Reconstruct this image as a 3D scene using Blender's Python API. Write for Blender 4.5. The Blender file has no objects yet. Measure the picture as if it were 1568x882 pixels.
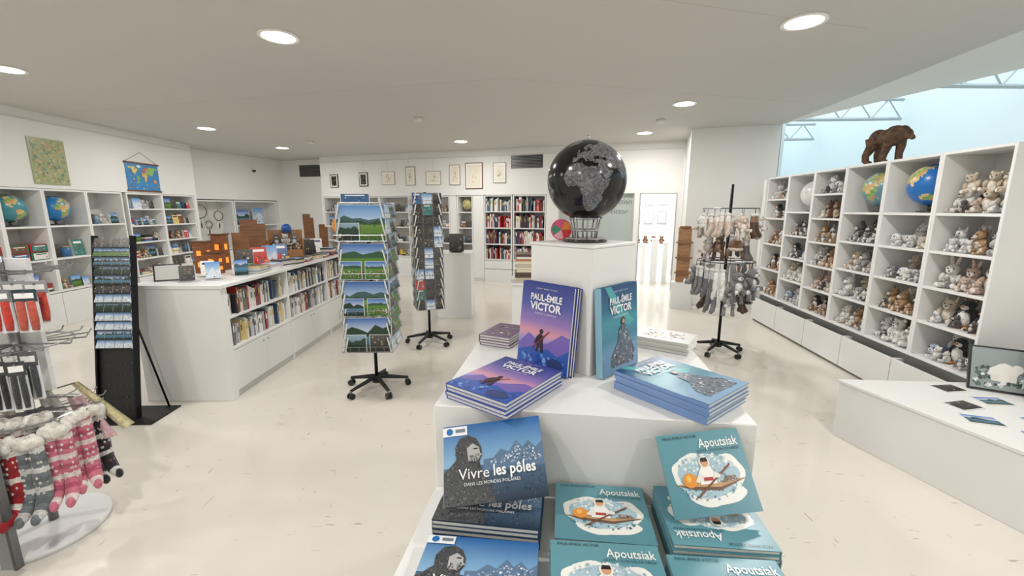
import bpy, math, random
from mathutils import Matrix, Vector
from contextlib import contextmanager
random.seed(7)
R=random.random
def U(a,b): return a+(b-a)*random.random()
def l1(c):
    c=c/255.0
    return c/12.92 if c<=0.04045 else ((c+0.055)/1.055)**2.4
def lin(c): return (l1(c[0]),l1(c[1]),l1(c[2]),1.0)
MATTE,GLOSS,PLUSH,METAL,WOOD,GLASS,GLOW,SHELF=range(8)
WHITE=(234,234,232); BLACK=(22,22,24)

# ---------------- materials ----------------
def new_mat(name):
    m=bpy.data.materials.new(name); m.use_nodes=True
    nt=m.node_tree; b=nt.nodes['Principled BSDF']
    return m,nt,b
def painted(name,rough,metal=0,nscale=20,namt=0.08,bump=0,bscale=60,stretch=None,sheen=0):
    m,nt,b=new_mat(name); N=nt.nodes; L=nt.links
    at=N.new('ShaderNodeAttribute'); at.attribute_name='Col'
    tc=N.new('ShaderNodeTexCoord'); mp=N.new('ShaderNodeMapping')
    L.new(tc.outputs['Object'],mp.inputs['Vector'])
    if stretch: mp.inputs['Scale'].default_value=stretch
    no=N.new('ShaderNodeTexNoise'); no.inputs['Scale'].default_value=nscale; no.inputs['Detail'].default_value=4
    L.new(mp.outputs['Vector'],no.inputs['Vector'])
    cr=N.new('ShaderNodeValToRGB'); cr.color_ramp.elements[0].position=.3; cr.color_ramp.elements[1].position=.7
    d=1-namt; cr.color_ramp.elements[0].color=(d,d,d,1); cr.color_ramp.elements[1].color=(1,1,1,1)
    L.new(no.outputs['Fac'],cr.inputs['Fac'])
    mx=N.new('ShaderNodeMix'); mx.data_type='RGBA'; mx.blend_type='MULTIPLY'; mx.inputs[0].default_value=1
    L.new(at.outputs['Color'],mx.inputs[6]); L.new(cr.outputs['Color'],mx.inputs[7])
    L.new(mx.outputs[2],b.inputs['Base Color'])
    b.inputs['Roughness'].default_value=rough; b.inputs['Metallic'].default_value=metal
    if sheen: b.inputs['Sheen Weight'].default_value=sheen
    if bump:
        n2=N.new('ShaderNodeTexNoise'); n2.inputs['Scale'].default_value=bscale; n2.inputs['Detail'].default_value=3
        L.new(mp.outputs['Vector'],n2.inputs['Vector'])
        bp=N.new('ShaderNodeBump'); bp.inputs['Strength'].default_value=bump; bp.inputs['Distance'].default_value=.01
        L.new(n2.outputs['Fac'],bp.inputs['Height']); L.new(bp.outputs['Normal'],b.inputs['Normal'])
    return m
m_matte=painted('matte_paint',.55)
m_gloss=painted('printed_card',.3,namt=.03)
m_plush=painted('plush_fabric',.95,nscale=45,namt=.35,bump=.8,bscale=90,sheen=.3)
m_metal=painted('metal_wire',.35,metal=.8)
m_wood=painted('wood_grain',.5,nscale=9,namt=.45,stretch=(1,1,6),bump=.3,bscale=20)
m_glass,nt,b=new_mat('clear_glass'); b.inputs['Transmission Weight'].default_value=1; b.inputs['Roughness'].default_value=.05; b.inputs['IOR'].default_value=1.2
m_glow,nt,b=new_mat('amber_glow'); b.inputs['Base Color'].default_value=(1,.35,.05,1); b.inputs['Emission Color'].default_value=(1,.22,.03,1); b.inputs['Emission Strength'].default_value=1.0
m_shelf=painted('white_lacquer',.38,nscale=3,namt=.03)
MATS=[m_matte,m_gloss,m_plush,m_metal,m_wood,m_glass,m_glow,m_shelf]

def room_mat(name,col,rough,amt=.04,scale=1.5,bump=.05):
    m,nt,b=new_mat(name); N=nt.nodes; L=nt.links
    tc=N.new('ShaderNodeTexCoord'); no=N.new('ShaderNodeTexNoise'); no.inputs['Scale'].default_value=scale; no.inputs['Detail'].default_value=5
    L.new(tc.outputs['Object'],no.inputs['Vector'])
    cr=N.new('ShaderNodeValToRGB'); c=lin(col)
    cr.color_ramp.elements[0].color=tuple(x*(1-amt) for x in c[:3])+(1,); cr.color_ramp.elements[1].color=c
    L.new(no.outputs['Fac'],cr.inputs['Fac']); L.new(cr.outputs['Color'],b.inputs['Base Color'])
    b.inputs['Roughness'].default_value=rough
    if bump:
        n2=N.new('ShaderNodeTexNoise'); n2.inputs['Scale'].default_value=120
        L.new(tc.outputs['Object'],n2.inputs['Vector'])
        bp=N.new('ShaderNodeBump'); bp.inputs['Strength'].default_value=bump; bp.inputs['Distance'].default_value=.003
        L.new(n2.outputs['Fac'],bp.inputs['Height']); L.new(bp.outputs['Normal'],b.inputs['Normal'])
    return m
m_wall=room_mat('wall_paint',(234,233,229),.7)
m_ceil=room_mat('ceiling_paint',(202,200,196),.8)
m_atr=room_mat('atrium_paint',(226,238,241),.8)
def floor_mat():
    m,nt,b=new_mat('resin_floor'); N=nt.nodes; L=nt.links
    tc=N.new('ShaderNodeTexCoord')
    n1=N.new('ShaderNodeTexNoise'); n1.inputs['Scale'].default_value=1.3; n1.inputs['Detail'].default_value=6
    L.new(tc.outputs['Object'],n1.inputs['Vector'])
    cr=N.new('ShaderNodeValToRGB'); cr.color_ramp.elements[0].color=lin((217,212,201)); cr.color_ramp.elements[1].color=lin((225,220,210))
    cr.color_ramp.elements[0].position=.3; cr.color_ramp.elements[1].position=.7
    L.new(n1.outputs['Fac'],cr.inputs['Fac'])
    last=cr.outputs['Color']
    for rot,sx,sy,th in ((.6,12,110,.765),(-.9,95,12,.77),(1.5,10,90,.775)):
        mp=N.new('ShaderNodeMapping'); mp.inputs['Rotation'].default_value=(0,0,rot); mp.inputs['Scale'].default_value=(sx/8,sy/8,1)
        L.new(tc.outputs['Object'],mp.inputs['Vector'])
        n2=N.new('ShaderNodeTexNoise'); n2.inputs['Scale'].default_value=5; n2.inputs['Detail'].default_value=1
        L.new(mp.outputs['Vector'],n2.inputs['Vector'])
        r2=N.new('ShaderNodeValToRGB'); r2.color_ramp.elements[0].position=th; r2.color_ramp.elements[1].position=th+.03
        L.new(n2.outputs['Fac'],r2.inputs['Fac'])
        mu=N.new('ShaderNodeMath'); mu.operation='MULTIPLY'; mu.inputs[1].default_value=.6
        L.new(r2.outputs['Color'],mu.inputs[0])
        mx=N.new('ShaderNodeMix'); mx.data_type='RGBA'; mx.inputs[7].default_value=lin((120,112,100))
        L.new(mu.outputs[0],mx.inputs[0]); L.new(last,mx.inputs[6]); last=mx.outputs[2]
    L.new(last,b.inputs['Base Color'])
    b.inputs['Roughness'].default_value=.13
    return m
m_floor=floor_mat()
def emis(name,col,st):
    m,nt,b=new_mat(name); b.inputs['Base Color'].default_value=lin(col); b.inputs['Emission Color'].default_value=lin(col); b.inputs['Emission Strength'].default_value=st; return m
m_lamp=emis('lamp_diffuser',(255,246,230),8)

# ---------------- mesh builder ----------------
T3=lambda x,y,z:Matrix.Translation((x,y,z))
RZ=lambda a:Matrix.Rotation(a,4,'Z')
RX=lambda a:Matrix.Rotation(a,4,'X')
RY=lambda a:Matrix.Rotation(a,4,'Y')
def SC(x,y=None,z=None):
    if y is None: y=z=x
    return Matrix.Diagonal((x,y,z,1))
def plane(o,r,u):
    r=Vector(r).normalized(); u=Vector(u); u=(u-r*u.dot(r)).normalized(); n=r.cross(u)
    return Matrix(((r.x,u.x,n.x,o[0]),(r.y,u.y,n.y,o[1]),(r.z,u.z,n.z,o[2]),(0,0,0,1)))
def F(o,e):
    l=math.hypot(*e); ex,ey=e[0]/l,e[1]/l
    return Matrix(((ex,-ey,0,o[0]),(ey,ex,0,o[1]),(0,0,1,0),(0,0,0,1)))
class MB:
    def __init__(s,M=None): s.v=[];s.f=[];s.c=[];s.m=[];s.sm=[];s.base=M.copy() if M else Matrix.Identity(4); s.M=Matrix.Identity(4)
    @contextmanager
    def at(s,M):
        o=s.M; s.M=o@M
        try: yield
        finally: s.M=o
    def add(s,pts):
        i=len(s.v); M=s.M; s.v.extend([tuple(M@Vector(p)) for p in pts]); return i
    def fc(s,idx,col,mat=0,sm=False): s.f.append(tuple(idx)); s.c.append(col); s.m.append(mat); s.sm.append(sm)
    def poly(s,pts,col,mat=0):
        i=s.add(pts); s.fc(range(i,i+len(pts)),col,mat)
    def p2(s,pts,z,col,mat=GLOSS): s.poly([(a,b,z) for a,b in pts],col,mat)
    def grad(s,x0,y0,x1,y1,cb,ct,z,mat=GLOSS): s.poly([(x0,y0,z),(x1,y0,z),(x1,y1,z),(x0,y1,z)],[cb,cb,ct,ct],mat)
    def box(s,x0,x1,y0,y1,z0,z1,col,mat=0):
        i=s.add([(x0,y0,z0),(x1,y0,z0),(x1,y1,z0),(x0,y1,z0),(x0,y0,z1),(x1,y0,z1),(x1,y1,z1),(x0,y1,z1)])
        for q in ((0,3,2,1),(4,5,6,7),(0,1,5,4),(1,2,6,5),(2,3,7,6),(3,0,4,7)): s.fc([i+k for k in q],col,mat)
    def prism(s,pts,z0,z1,col,mat=0):
        n=len(pts); i=s.add([(a,b,z0) for a,b in pts]+[(a,b,z1) for a,b in pts])
        s.fc([i+k for k in range(n)][::-1],col,mat); s.fc([i+n+k for k in range(n)],col,mat)
        for k in range(n):
            j=(k+1)%n; s.fc([i+k,i+j,i+n+j,i+n+k],col,mat)
    def ell(s,c,r,col,mat=0,seg=10,rings=7,rot=None):
        M=T3(*c)
        if rot is not None: M=M@rot
        with s.at(M):
            pts=[(0,0,-r[2])]
            for j in range(1,rings):
                a=-math.pi/2+math.pi*j/rings
                for k in range(seg):
                    t=2*math.pi*k/seg; pts.append((r[0]*math.cos(a)*math.cos(t),r[1]*math.cos(a)*math.sin(t),r[2]*math.sin(a)))
            pts.append((0,0,r[2])); i=s.add(pts)
        for k in range(seg):
            s.fc([i,i+1+(k+1)%seg,i+1+k],col,mat,True)
            s.fc([i+len(pts)-1,i+1+(rings-2)*seg+k,i+1+(rings-2)*seg+(k+1)%seg],col,mat,True)
        for j in range(rings-2):
            for k in range(seg):
                a=i+1+j*seg
                s.fc([a+k,a+(k+1)%seg,a+seg+(k+1)%seg,a+seg+k],col,mat,True)
    def tube(s,pts,rad,col,mat=0,n=6,flat=1.0,cap=True,ref=None):
        P=[Vector(p) for p in pts]; m=len(P)
        if not isinstance(rad,(list,tuple)): rad=[rad]*m
        base=None
        for k in range(m):
            t=(P[min(k+1,m-1)]-P[max(k-1,0)]).normalized()
            r=Vector(ref) if ref else (Vector((0,0,1)) if abs(t.z)<.9 else Vector((1,0,0)))
            a=(r-t*r.dot(t)).normalized(); b=t.cross(a)
            i=s.add([P[k]+(a*math.cos(2*math.pi*q/n)+b*flat*math.sin(2*math.pi*q/n))*rad[k] for q in range(n)])
            if base is None: base=i
        for k in range(m-1):
            c=col[k] if isinstance(col,list) else col
            for q in range(n):
                a=base+k*n; s.fc([a+q,a+(q+1)%n,a+n+(q+1)%n,a+n+q],c,mat,n>5)
        if cap:
            c0=col[0] if isinstance(col,list) else col; c1=col[-1] if isinstance(col,list) else col
            s.fc([base+q for q in range(n)][::-1],c0,mat); s.fc([base+(m-1)*n+q for q in range(n)],c1,mat)
    def cyl(s,c,r,h,col,mat=0,n=24,r2=None):
        s.tube([c,(c[0],c[1],c[2]+h)],[r,r if r2 is None else r2],col,mat,n)
    def cloth(s,a,b,c,d,col,amp=.012,waves=3,n=10,mat=PLUSH):
        """fabric hanging between top edge a-b and bottom edge d-c, with folds"""
        A,B,C,D=[Vector(p) for p in (a,b,c,d)]; nrm=(B-A).cross(D-A).normalized()
        for side in (0,.004):
            idx=[]
            for j in range(n+1):
                for k in range(n+1):
                    u,v=k/n,j/n; p=(A.lerp(B,u)).lerp(D.lerp(C,u),v)+nrm*(amp*(.3+v)*math.sin(u*waves*6.283+v*1.5)+side)
                    idx.append(p)
            i=s.add(idx)
            for j in range(n):
                for k in range(n):
                    q=i+j*(n+1)+k; s.fc([q,q+1,q+n+2,q+n+1],col,mat,True)
    def build(s,name,bevel=0,mats=None,parent=None):
        xs=[p[0] for p in s.v];ys=[p[1] for p in s.v];zs=[p[2] for p in s.v]
        o=((min(xs)+max(xs))/2,(min(ys)+max(ys))/2,min(zs))
        me=bpy.data.meshes.new(name); me.from_pydata([(p[0]-o[0],p[1]-o[1],p[2]-o[2]) for p in s.v],[],s.f)
        at=me.color_attributes.new('Col','FLOAT_COLOR','CORNER'); buf=[]
        cache={}
        def L(c):
            if c not in cache: cache[c]=lin(c)
            return cache[c]
        for f,c in zip(s.f,s.c):
            if isinstance(c,list):
                for q in c: buf.extend(L(q))
            else: buf.extend(L(c)*len(f))
        at.data.foreach_set('color',buf)
        me.polygons.foreach_set('material_index',s.m); me.polygons.foreach_set('use_smooth',s.sm)
        for m in (mats or MATS): me.materials.append(m)
        me.update()
        ob=bpy.data.objects.new(name,me); bpy.context.collection.objects.link(ob)
        ob.matrix_world=s.base@Matrix.Translation(o)
        if bevel:
            md=ob.modifiers.new('bevel','BEVEL'); md.width=bevel; md.segments=1; md.limit_method='ANGLE'
        return ob
_tc={}
def text(mb,st,size,x,y,z,col,align='CENTER',bold=0,shear=0,sx=1,mat=GLOSS):
    key=(st,align,bold,shear)
    if key not in _tc:
        cu=bpy.data.curves.new('t','FONT'); cu.body=st; cu.size=1; cu.align_x=align; cu.offset=bold; cu.shear=shear; cu.resolution_u=2
        ob=bpy.data.objects.new('t',cu); bpy.context.collection.objects.link(ob)
        bpy.context.view_layer.update()
        me=bpy.data.meshes.new_from_object(ob.evaluated_get(bpy.context.evaluated_depsgraph_get()))
        _tc[key]=([tuple(v.co) for v in me.vertices],[tuple(p.vertices) for p in me.polygons])
        bpy.data.objects.remove(ob); bpy.data.curves.remove(cu)
    V,Fs=_tc[key]
    i=mb.add([(x+v[0]*size*sx,y+v[1]*size,z) for v in V])
    for f in Fs: mb.fc([i+k for k in f],col,mat)
def inpoly(x,y,P):
    c=False; n=len(P); j=n-1
    for i in range(n):
        xi,yi=P[i];xj,yj=P[j]
        if (yi>y)!=(yj>y) and x<(xj-xi)*(y-yi)/(yj-yi)+xi: c=not c
        j=i
    return c
def mottle(mb,P,n,pal,sz,z,mat=GLOSS):
    x0=min(p[0] for p in P);x1=max(p[0] for p in P);y0=min(p[1] for p in P);y1=max(p[1] for p in P)
    for _ in range(n):
        x,y=U(x0,x1),U(y0,y1)
        if not inpoly(x,y,P): continue
        k=random.choice((3,4,5)); a0=U(0,6.28); s=sz*U(.4,1)
        mb.p2([(x+s*U(.5,1)*math.cos(a0+6.283*i/k),y+s*U(.5,1)*math.sin(a0+6.283*i/k)) for i in range(k)],z+U(0,.0002),random.choice(pal),mat)

# ---------------- continents ----------------
AF=[(-17,15),(-16,21),(-10,29),(-6,35),(10,37),(11,34),(20,31),(25,32),(32,31),(35,24),(38,18),(43,12),(51,12),(48,5),(42,-2),(39,-7),(40,-15),(35,-22),(32,-28),(26,-34),(19,-34),(15,-27),(12,-17),(13,-8),(9,-1),(9,4),(4,6),(-4,5),(-8,4),(-13,9)]
EU=[(-9,37),(-9,43),(-2,44),(-4,48),(2,51),(8,54),(9,57),(12,54),(20,55),(24,58),(30,60),(22,60),(22,64),(25,66),(18,62),(17,57),(13,55.5),(11,59),(5,60),(12,66),(20,70),(28,71),(40,67),(55,69),(60,68),(60,50),(50,45),(48,42),(40,42),(38,46),(30,46),(28,41),(24,38),(20,40),(19,42),(13,45),(18,40),(16,38),(10,44),(3,43),(-1,38),(-5,36)]
UK=[(-5,50),(1,51),(-2,56),(-5,58),(-4,54)]
AS=[(60,68),(70,72),(80,73),(100,77),(113,74),(140,73),(160,70),(180,69),(180,65),(163,60),(156,52),(155,60),(140,59),(135,54),(141,52),(135,44),(128,40),(129,35),(126,35),(122,40),(118,38),(121,32),(121,28),(115,22),(108,21),(109,12),(105,9),(100,13),(103,2),(99,8),(97,17),(91,22),(85,19),(80,15),(78,8),(73,17),(67,25),(57,26),(50,30),(48,29),(52,24),(57,24),(59,22),(52,16),(44,12),(39,21),(34,28),(35,36),(27,37),(28,41),(41,42),(50,37),(53,40),(50,45),(60,50)]
NAm=[(-168,66),(-156,71),(-125,70),(-95,72),(-82,68),(-94,60),(-85,55),(-79,52),(-78,62),(-65,59),(-56,52),(-65,46),(-70,43),(-76,37),(-81,31),(-80,25),(-84,30),(-97,28),(-97,20),(-90,21),(-88,16),(-83,10),(-79,8),(-95,16),(-106,23),(-114,31),(-120,34),(-124,42),(-125,50),(-135,58),(-150,60),(-162,56)]
SA=[(-79,8),(-72,12),(-60,9),(-50,1),(-35,-6),(-39,-15),(-48,-26),(-57,-36),(-65,-42),(-70,-54),(-75,-48),(-72,-30),(-71,-18),(-80,-5)]
AU=[(114,-22),(122,-17),(130,-12),(136,-12),(141,-12),(146,-19),(153,-27),(150,-37),(140,-38),(131,-32),(116,-35)]
GR=[(-50,60),(-40,65),(-22,70),(-20,80),(-40,83),(-65,80),(-68,76),(-53,68)]
MG=[(44,-24),(49,-13),(47,-25)]
CONT=[AF,EU,UK,AS,NAm,SA,AU,GR,MG]
CB=[(min(p[0] for p in P),max(p[0] for p in P),min(p[1] for p in P),max(p[1] for p in P)) for P in CONT]
def island(lon,lat):
    for P,b in zip(CONT,CB):
        if b[0]<=lon<=b[1] and b[2]<=lat<=b[3] and inpoly(lon,lat,P): return True
    return lat<-70
def globe(mb,c,r,lon0,tilt,step,sea,landf,rot=0,mat=GLOSS):
    nl=int(360/step); nb=int(180/step)
    M=T3(*c)@RZ(rot)@RX(math.radians(tilt))
    with mb.at(M):
        pts=[]
        for j in range(nb+1):
            la=math.radians(-90+180*j/nb)
            for k in range(nl):
                lo=math.radians(360*k/nl-180-lon0)
                pts.append((r*math.cos(la)*math.sin(lo),-r*math.cos(la)*math.cos(lo),r*math.sin(la)))
        i=mb.add(pts)
    for j in range(nb):
        for k in range(nl):
            lon=-180+360*(k+.5)/nl; lat=-90+180*(j+.5)/nb
            col=landf(lon,lat) if island(lon,lat) else sea
            k2=(k+1)%nl; mb.fc([i+j*nl+k,i+j*nl+k2,i+(j+1)*nl+k2,i+(j+1)*nl+k],col,mat,True)
def land_multi(lon,lat):
    h=(int(lon//14)*7+int(lat//10)*13)%5
    return [(196,178,110),(150,180,100),(215,190,150),(205,150,110),(120,160,90)][h]
def table_globe(mb,x,y,z,r,sea=(50,120,190),lon0=20,land=land_multi,step=4):
    mb.cyl((x,y,z),r*.5,.015,(60,50,45),GLOSS,20); mb.cyl((x,y,z+.015),r*.09,r*.25,(120,110,100),METAL,10)
    c=(x,y,z+r*1.22+.02)
    globe(mb,c,r,lon0,15,step,sea,land)
    pts=[]
    for k in range(17):
        a=math.radians(-90+180*k/16)
        pts.append((c[0]+r*1.07*math.cos(a)*.95,c[1],c[2]+r*1.07*math.sin(a)))
    mb.tube(pts,r*.03,(190,190,190),METAL,6,ref=(0,1,0))

# ---------------- small things ----------------
BC=[(200,40,45),(235,232,225),(240,238,232),(225,220,210),(245,243,240),(40,60,110),(60,110,160),(30,30,34),(70,80,70),(220,190,80),(190,200,205),(150,60,50),(120,150,170),(90,90,95),(230,225,215),(235,235,235)]
BCOUNT=[(238,236,230),(240,238,232),(228,224,215),(245,243,240),(215,215,210),(205,200,190),(60,60,64),(110,112,116),(160,60,55),(70,90,120),(235,235,235),(180,178,172),(225,205,150),(130,150,160),(200,190,200)]
def books(mb,x0,x1,z,h,yf=.03,dep=.22,pal=BC):
    x=x0+.005
    while x<x1-.02:
        w=U(.012,.035); hh=h*U(.72,.97)
        if R()<.05: x+=U(.02,.06); continue
        if x+w>x1: break
        c=random.choice(pal); y0=yf+U(0,.03)
        mb.box(x,x+w*.94,y0,y0+dep,z,z+hh,c,GLOSS)
        c2=random.choice([(250,250,250),(30,30,30),(200,180,90),(90,40,40)])
        za=z+hh*U(.45,.6); mb.poly([(x+w*.2,y0-.001,za),(x+w*.75,y0-.001,za),(x+w*.75,y0-.001,za+hh*.28),(x+w*.2,y0-.001,za+hh*.28)],c2,GLOSS)
        x+=w
def ridge(x0,x1,y0,ya,yb,n=7): return [(x0,y0),(x1,y0)]+[(x1-(x1-x0)*i/(n-1),U(ya,yb)) for i in range(n)]
def photo(mb,w,h,kind):
    e=.0006; x0,x1=-w/2,w/2
    if kind=='rand': kind=random.choice(['meadow','lake','snow','dark','text','lake','text','dark'])
    if kind=='meadow':
        mb.grad(x0,h*.45,x1,h,(195,215,235),random.choice([(60,130,205),(90,150,215),(40,100,180)]),e)
        mb.p2(ridge(x0,x1,h*.4,h*.55,h*.72),e*1.6,(60,95,95)); mb.p2(ridge(x0,x1,h*.36,h*.46,h*.58),e*2,(36,72,46))
        mb.grad(x0,0,x1,h*.46,(50,92,36),(112,150,60),e*2.6)
        mottle(mb,[(x0*.92,h*.06),(x1*.92,h*.06),(x1*.92,h*.5),(x0*.92,h*.5)],30,[(40,80,34),(90,130,50),(50,96,40),(120,145,70),(36,66,40),(150,160,90)],h*.05,e*3.2)
    elif kind=='crowd':
        mb.grad(x0,h*.6,x1,h,(180,205,235),(50,110,190),e)
        mb.p2(ridge(x0,x1,h*.55,h*.68,h*.8),e*1.6,(50,90,60)); mb.grad(x0,0,x1,h*.6,(60,110,40),(90,140,55),e*2)
        mottle(mb,[(x0*.92,h*.1),(x1*.92,h*.1),(x1*.92,h*.5),(x0*.92,h*.5)],60,[(240,240,235),(150,100,70),(60,50,45),(225,215,200),(190,60,50)],h*.05,e*3.2)
    elif kind=='lake':
        mb.grad(x0,h*.5,x1,h,(215,225,235),(50,110,190),e)
        mb.grad(x0,0,x1,h*.5,(22,46,58),(90,140,170),e)
        mb.p2(ridge(x0,x1,h*.45,h*.52,h*.8),e*1.8,random.choice([(40,70,60),(70,90,110),(30,60,40)])); mb.p2(ridge(x0,x1,h*.0,h*.1,h*.24),e*2.4,(30,52,34))
    elif kind=='forest':
        mb.grad(x0,0,x1,h,(24,44,30),(150,180,200),e)
        mb.p2(ridge(x0,x1,h*.2,h*.55,h*.85,9),e*1.6,(40,66,52)); mb.p2(ridge(x0,x1,0,h*.3,h*.5,11),e*2.2,(22,42,28))
    elif kind=='snow':
        mb.grad(x0,0,x1,h,(235,240,245),(90,150,210),e)
        mb.p2(ridge(x0,x1,0,h*.3,h*.7),e*1.8,(215,225,235))
        mottle(mb,[(x0*.9,h*.06),(x1*.9,h*.06),(x1*.9,h*.4),(x0*.9,h*.4)],6,[(60,80,100),(255,255,255),(150,90,60)],h*.09,e*3)
    elif kind=='dark':
        mb.grad(x0,0,x1,h,(35,32,30),(90,85,82),e)
        mottle(mb,[(x0*.85,h*.1),(x1*.85,h*.1),(x1*.85,h*.9),(x0*.85,h*.9)],9,[(200,195,185),(120,110,100),(20,20,20),(150,120,90)],min(h,w)*.13,e*2)
    elif kind=='text':
        c=random.choice([(200,70,60),(60,100,150),(245,245,240),(235,200,110),(70,130,120),(236,232,225),(120,80,60)])
        mb.grad(x0,0,x1,h,c,c,e)
        mottle(mb,[(x0+w*.15,h*.15),(x1-w*.15,h*.15),(x1-w*.15,h*.6),(x0+w*.15,h*.6)],8,BC,min(h,w)*.14,e*2)
        mb.p2([(x0+w*.15,h*.75),(x1-w*.15,h*.75),(x1-w*.15,h*.88),(x0+w*.15,h*.88)],e*3,(250,250,250) if c[0]<230 else (30,50,90))
def picbox(mb,x,y,z,w,h,d,kind,tilt=0,yaw=0):
    with mb.at(T3(x,y,z)@RZ(yaw)@RX(-tilt)):
        mb.box(-w/2,w/2,0,d,0,h,(235,232,225) if R()<.5 else random.choice(BC),GLOSS)
        with mb.at(plane((0,-.0005,0),(1,0,0),(0,0,1))): photo(mb,w,h,kind)
PAL=[((238,235,228),(250,248,244)),((176,140,104),(232,216,192)),((112,82,62),(205,182,155)),((138,136,134),(235,233,230)),((222,205,180),(246,238,225)),((92,86,84),(225,222,218)),((242,240,236),(200,190,178)),((150,118,90),(230,210,185)),((205,180,165),(240,228,220)),((228,226,222),(250,250,250)),((165,163,160),(240,238,235)),((240,240,240),(180,180,182))]
def plush(mb,x,y,z,h,kind=None,yaw=0,pal=None,lean=0):
    c1,c2=pal or random.choice(PAL)
    kind=kind or random.choice(['bear','bear','wolf','seal','rabbit','penguin'] )
    D=(25,22,20)
    with mb.at(T3(x,y,z)@RZ(yaw)@RY(lean)@SC(h)):
        E=lambda c,r,col,seg=9,ri=6,rot=None: mb.ell(c,r,col,PLUSH,seg,ri,rot)
        if kind=='seal':
            E((0,.22,.3),(.3,.62,.28),c1,10,7); E((0,-.32,.42),(.24,.24,.24),c1); E((0,-.52,.36),(.13,.09,.09),c2)
            E((0,-.6,.4),(.04,.03,.03),D,6,4)
            for s in(-1,1):
                E((s*.1,-.52,.5),(.035,.03,.04),D,6,4); E((s*.34,-.1,.1),(.2,.12,.05),c1,8,5,RZ(s*.5)); E((s*.13,.85,.12),(.1,.2,.05),c1,8,5,RZ(-s*.4))
            return
        if kind=='penguin':
            K=(50,52,60); E((0,.02,.4),(.27,.25,.4),K); E((0,-.08,.36),(.21,.2,.32),(245,243,238)); E((0,-.02,.82),(.2,.2,.19),K)
            E((0,-.1,.78),(.14,.14,.12),(240,238,232)); E((0,-.26,.8),(.05,.11,.035),(235,140,40),7,4)
            for s in(-1,1):
                E((s*.29,0,.45),(.06,.13,.26),K,8,5,RY(-s*.3)); E((s*.13,-.18,.04),(.1,.18,.05),(235,150,50),8,5); E((s*.09,-.2,.86),(.03,.03,.03),D,6,4)
            return
        E((0,.02,.33),(.27,.24,.34),c1,10,7); E((0,-.1,.3),(.19,.17,.25),c2)
        E((0,-.04,.76),(.24,.22,.22),c1,10,7); E((0,-.24,.69),(.12,.12,.09),c2); E((0,-.35,.72),(.04,.03,.03),D,6,4)
        for s in(-1,1):
            E((s*.09,-.24,.81),(.028,.025,.032),D,6,4)
            E((s*.27,-.12,.42),(.09,.13,.2),c1,8,5,RX(-.5)); E((s*.19,-.3,.11),(.11,.22,.11),c1,8,5,RZ(s*.3)); E((s*.25,-.5,.13),(.09,.05,.1),c2,7,5)
            if kind=='bear': E((s*.18,0,.94),(.085,.05,.085),c1,8,5); E((s*.18,-.035,.93),(.05,.03,.05),c2,6,4)
            elif kind=='wolf': mb.tube([(s*.14,0,.88),(s*.19,0,1.12)],[.09,.01],c1,PLUSH,6)
            else: E((s*.1,.04,1.1),(.06,.04,.24),c1,8,5,RY(s*.2)); E((s*.1,.01,1.1),(.03,.02,.17),(235,200,190),6,4,RY(s*.2))
        if kind=='wolf': mb.tube([(0,.2,.15),(.2,.4,.12),(.35,.3,.14)],[.09,.11,.03],c1,PLUSH,7)
def star_base(mb,x,y,r,n=5,a0=.3,col=BLACK):
    mb.cyl((x,y,.07),.04,.06,col,MATTE,14)
    for k in range(n):
        a=a0+2*math.pi*k/n; cx,cy=math.cos(a),math.sin(a)
        mb.tube([(x+cx*.03,y+cy*.03,.12),(x+cx*r*.6,y+cy*r*.6,.095),(x+cx*r,y+cy*r,.075)],[.022,.018,.014],col,MATTE,6)
        for s in (-1,1):
            px,py=x+cx*r-cy*.016*s,y+cy*r+cx*.016*s
            mb.tube([(px-cy*.008*s,py+cx*.008*s,.028),(px+cy*.008*s,py-cx*.008*s,.028)],.028,col,GLOSS,12)
        mb.cyl((x+cx*r,y+cy*r,.03),.01,.05,(120,120,120),METAL,8)

# ================= ROOM =================
CZ=2.95
def wall(name,p0,p1,z0,z1,th=.12,mat=None):
    M=F(p0,(p1[0]-p0[0],p1[1]-p0[1])); L=math.hypot(p1[0]-p0[0],p1[1]-p0[1])
    mb=MB(M); mb.box(0,L,0,th,z0,z1,WHITE); return mb.build(name,mats=[mat or m_wall])
def wbox(name,M,*a,mat=None):
    mb=MB(M); mb.box(*a,WHITE); mb.build(name,mats=[mat or m_wall])
mb=MB(); mb.prism([(-9,-3.3),(8,-3.3),(8,16),(-9,16)],-.1,0,WHITE); mb.build('floor',mats=[m_floor])
mb=MB(); mb.prism([(-9,-3.3),(2.97,-3.3),(4.2,6.95),(4.95,16),(-9,16)],CZ,CZ+.2,WHITE); mb.build('ceiling',mats=[m_ceil])
mb=MB(); P=[(4.2,6.95,2.95),(2.97,-3.2,2.95),(5.6,-3.2,2.75)]
i=mb.add(P+[(a,b,c+.12) for a,b,c in P]); 
for q in ((2,1,0),(3,4,5),(0,1,4,3),(1,2,5,4),(2,0,3,5)): mb.fc([i+k for k in q],WHITE)
mb.build('trim_soffit',mats=[m_wall])
mb=MB()
for a,b in (((-6,6.1),(-.1,4.6)),((-.1,4.6),(3.7,5.6)),((-1.6,2.3),(2.6,3.4))):
    dx,dy=b[0]-a[0],b[1]-a[1]; l=math.hypot(dx,dy); nx,ny=-dy/l*.003,dx/l*.003
    mb.prism([(a[0]-nx,a[1]-ny),(b[0]-nx,b[1]-ny),(b[0]+nx,b[1]+ny),(a[0]+nx,a[1]+ny)],CZ-.001,CZ,(190,187,182))
mb.build('trim_ceiling_joint')

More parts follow.
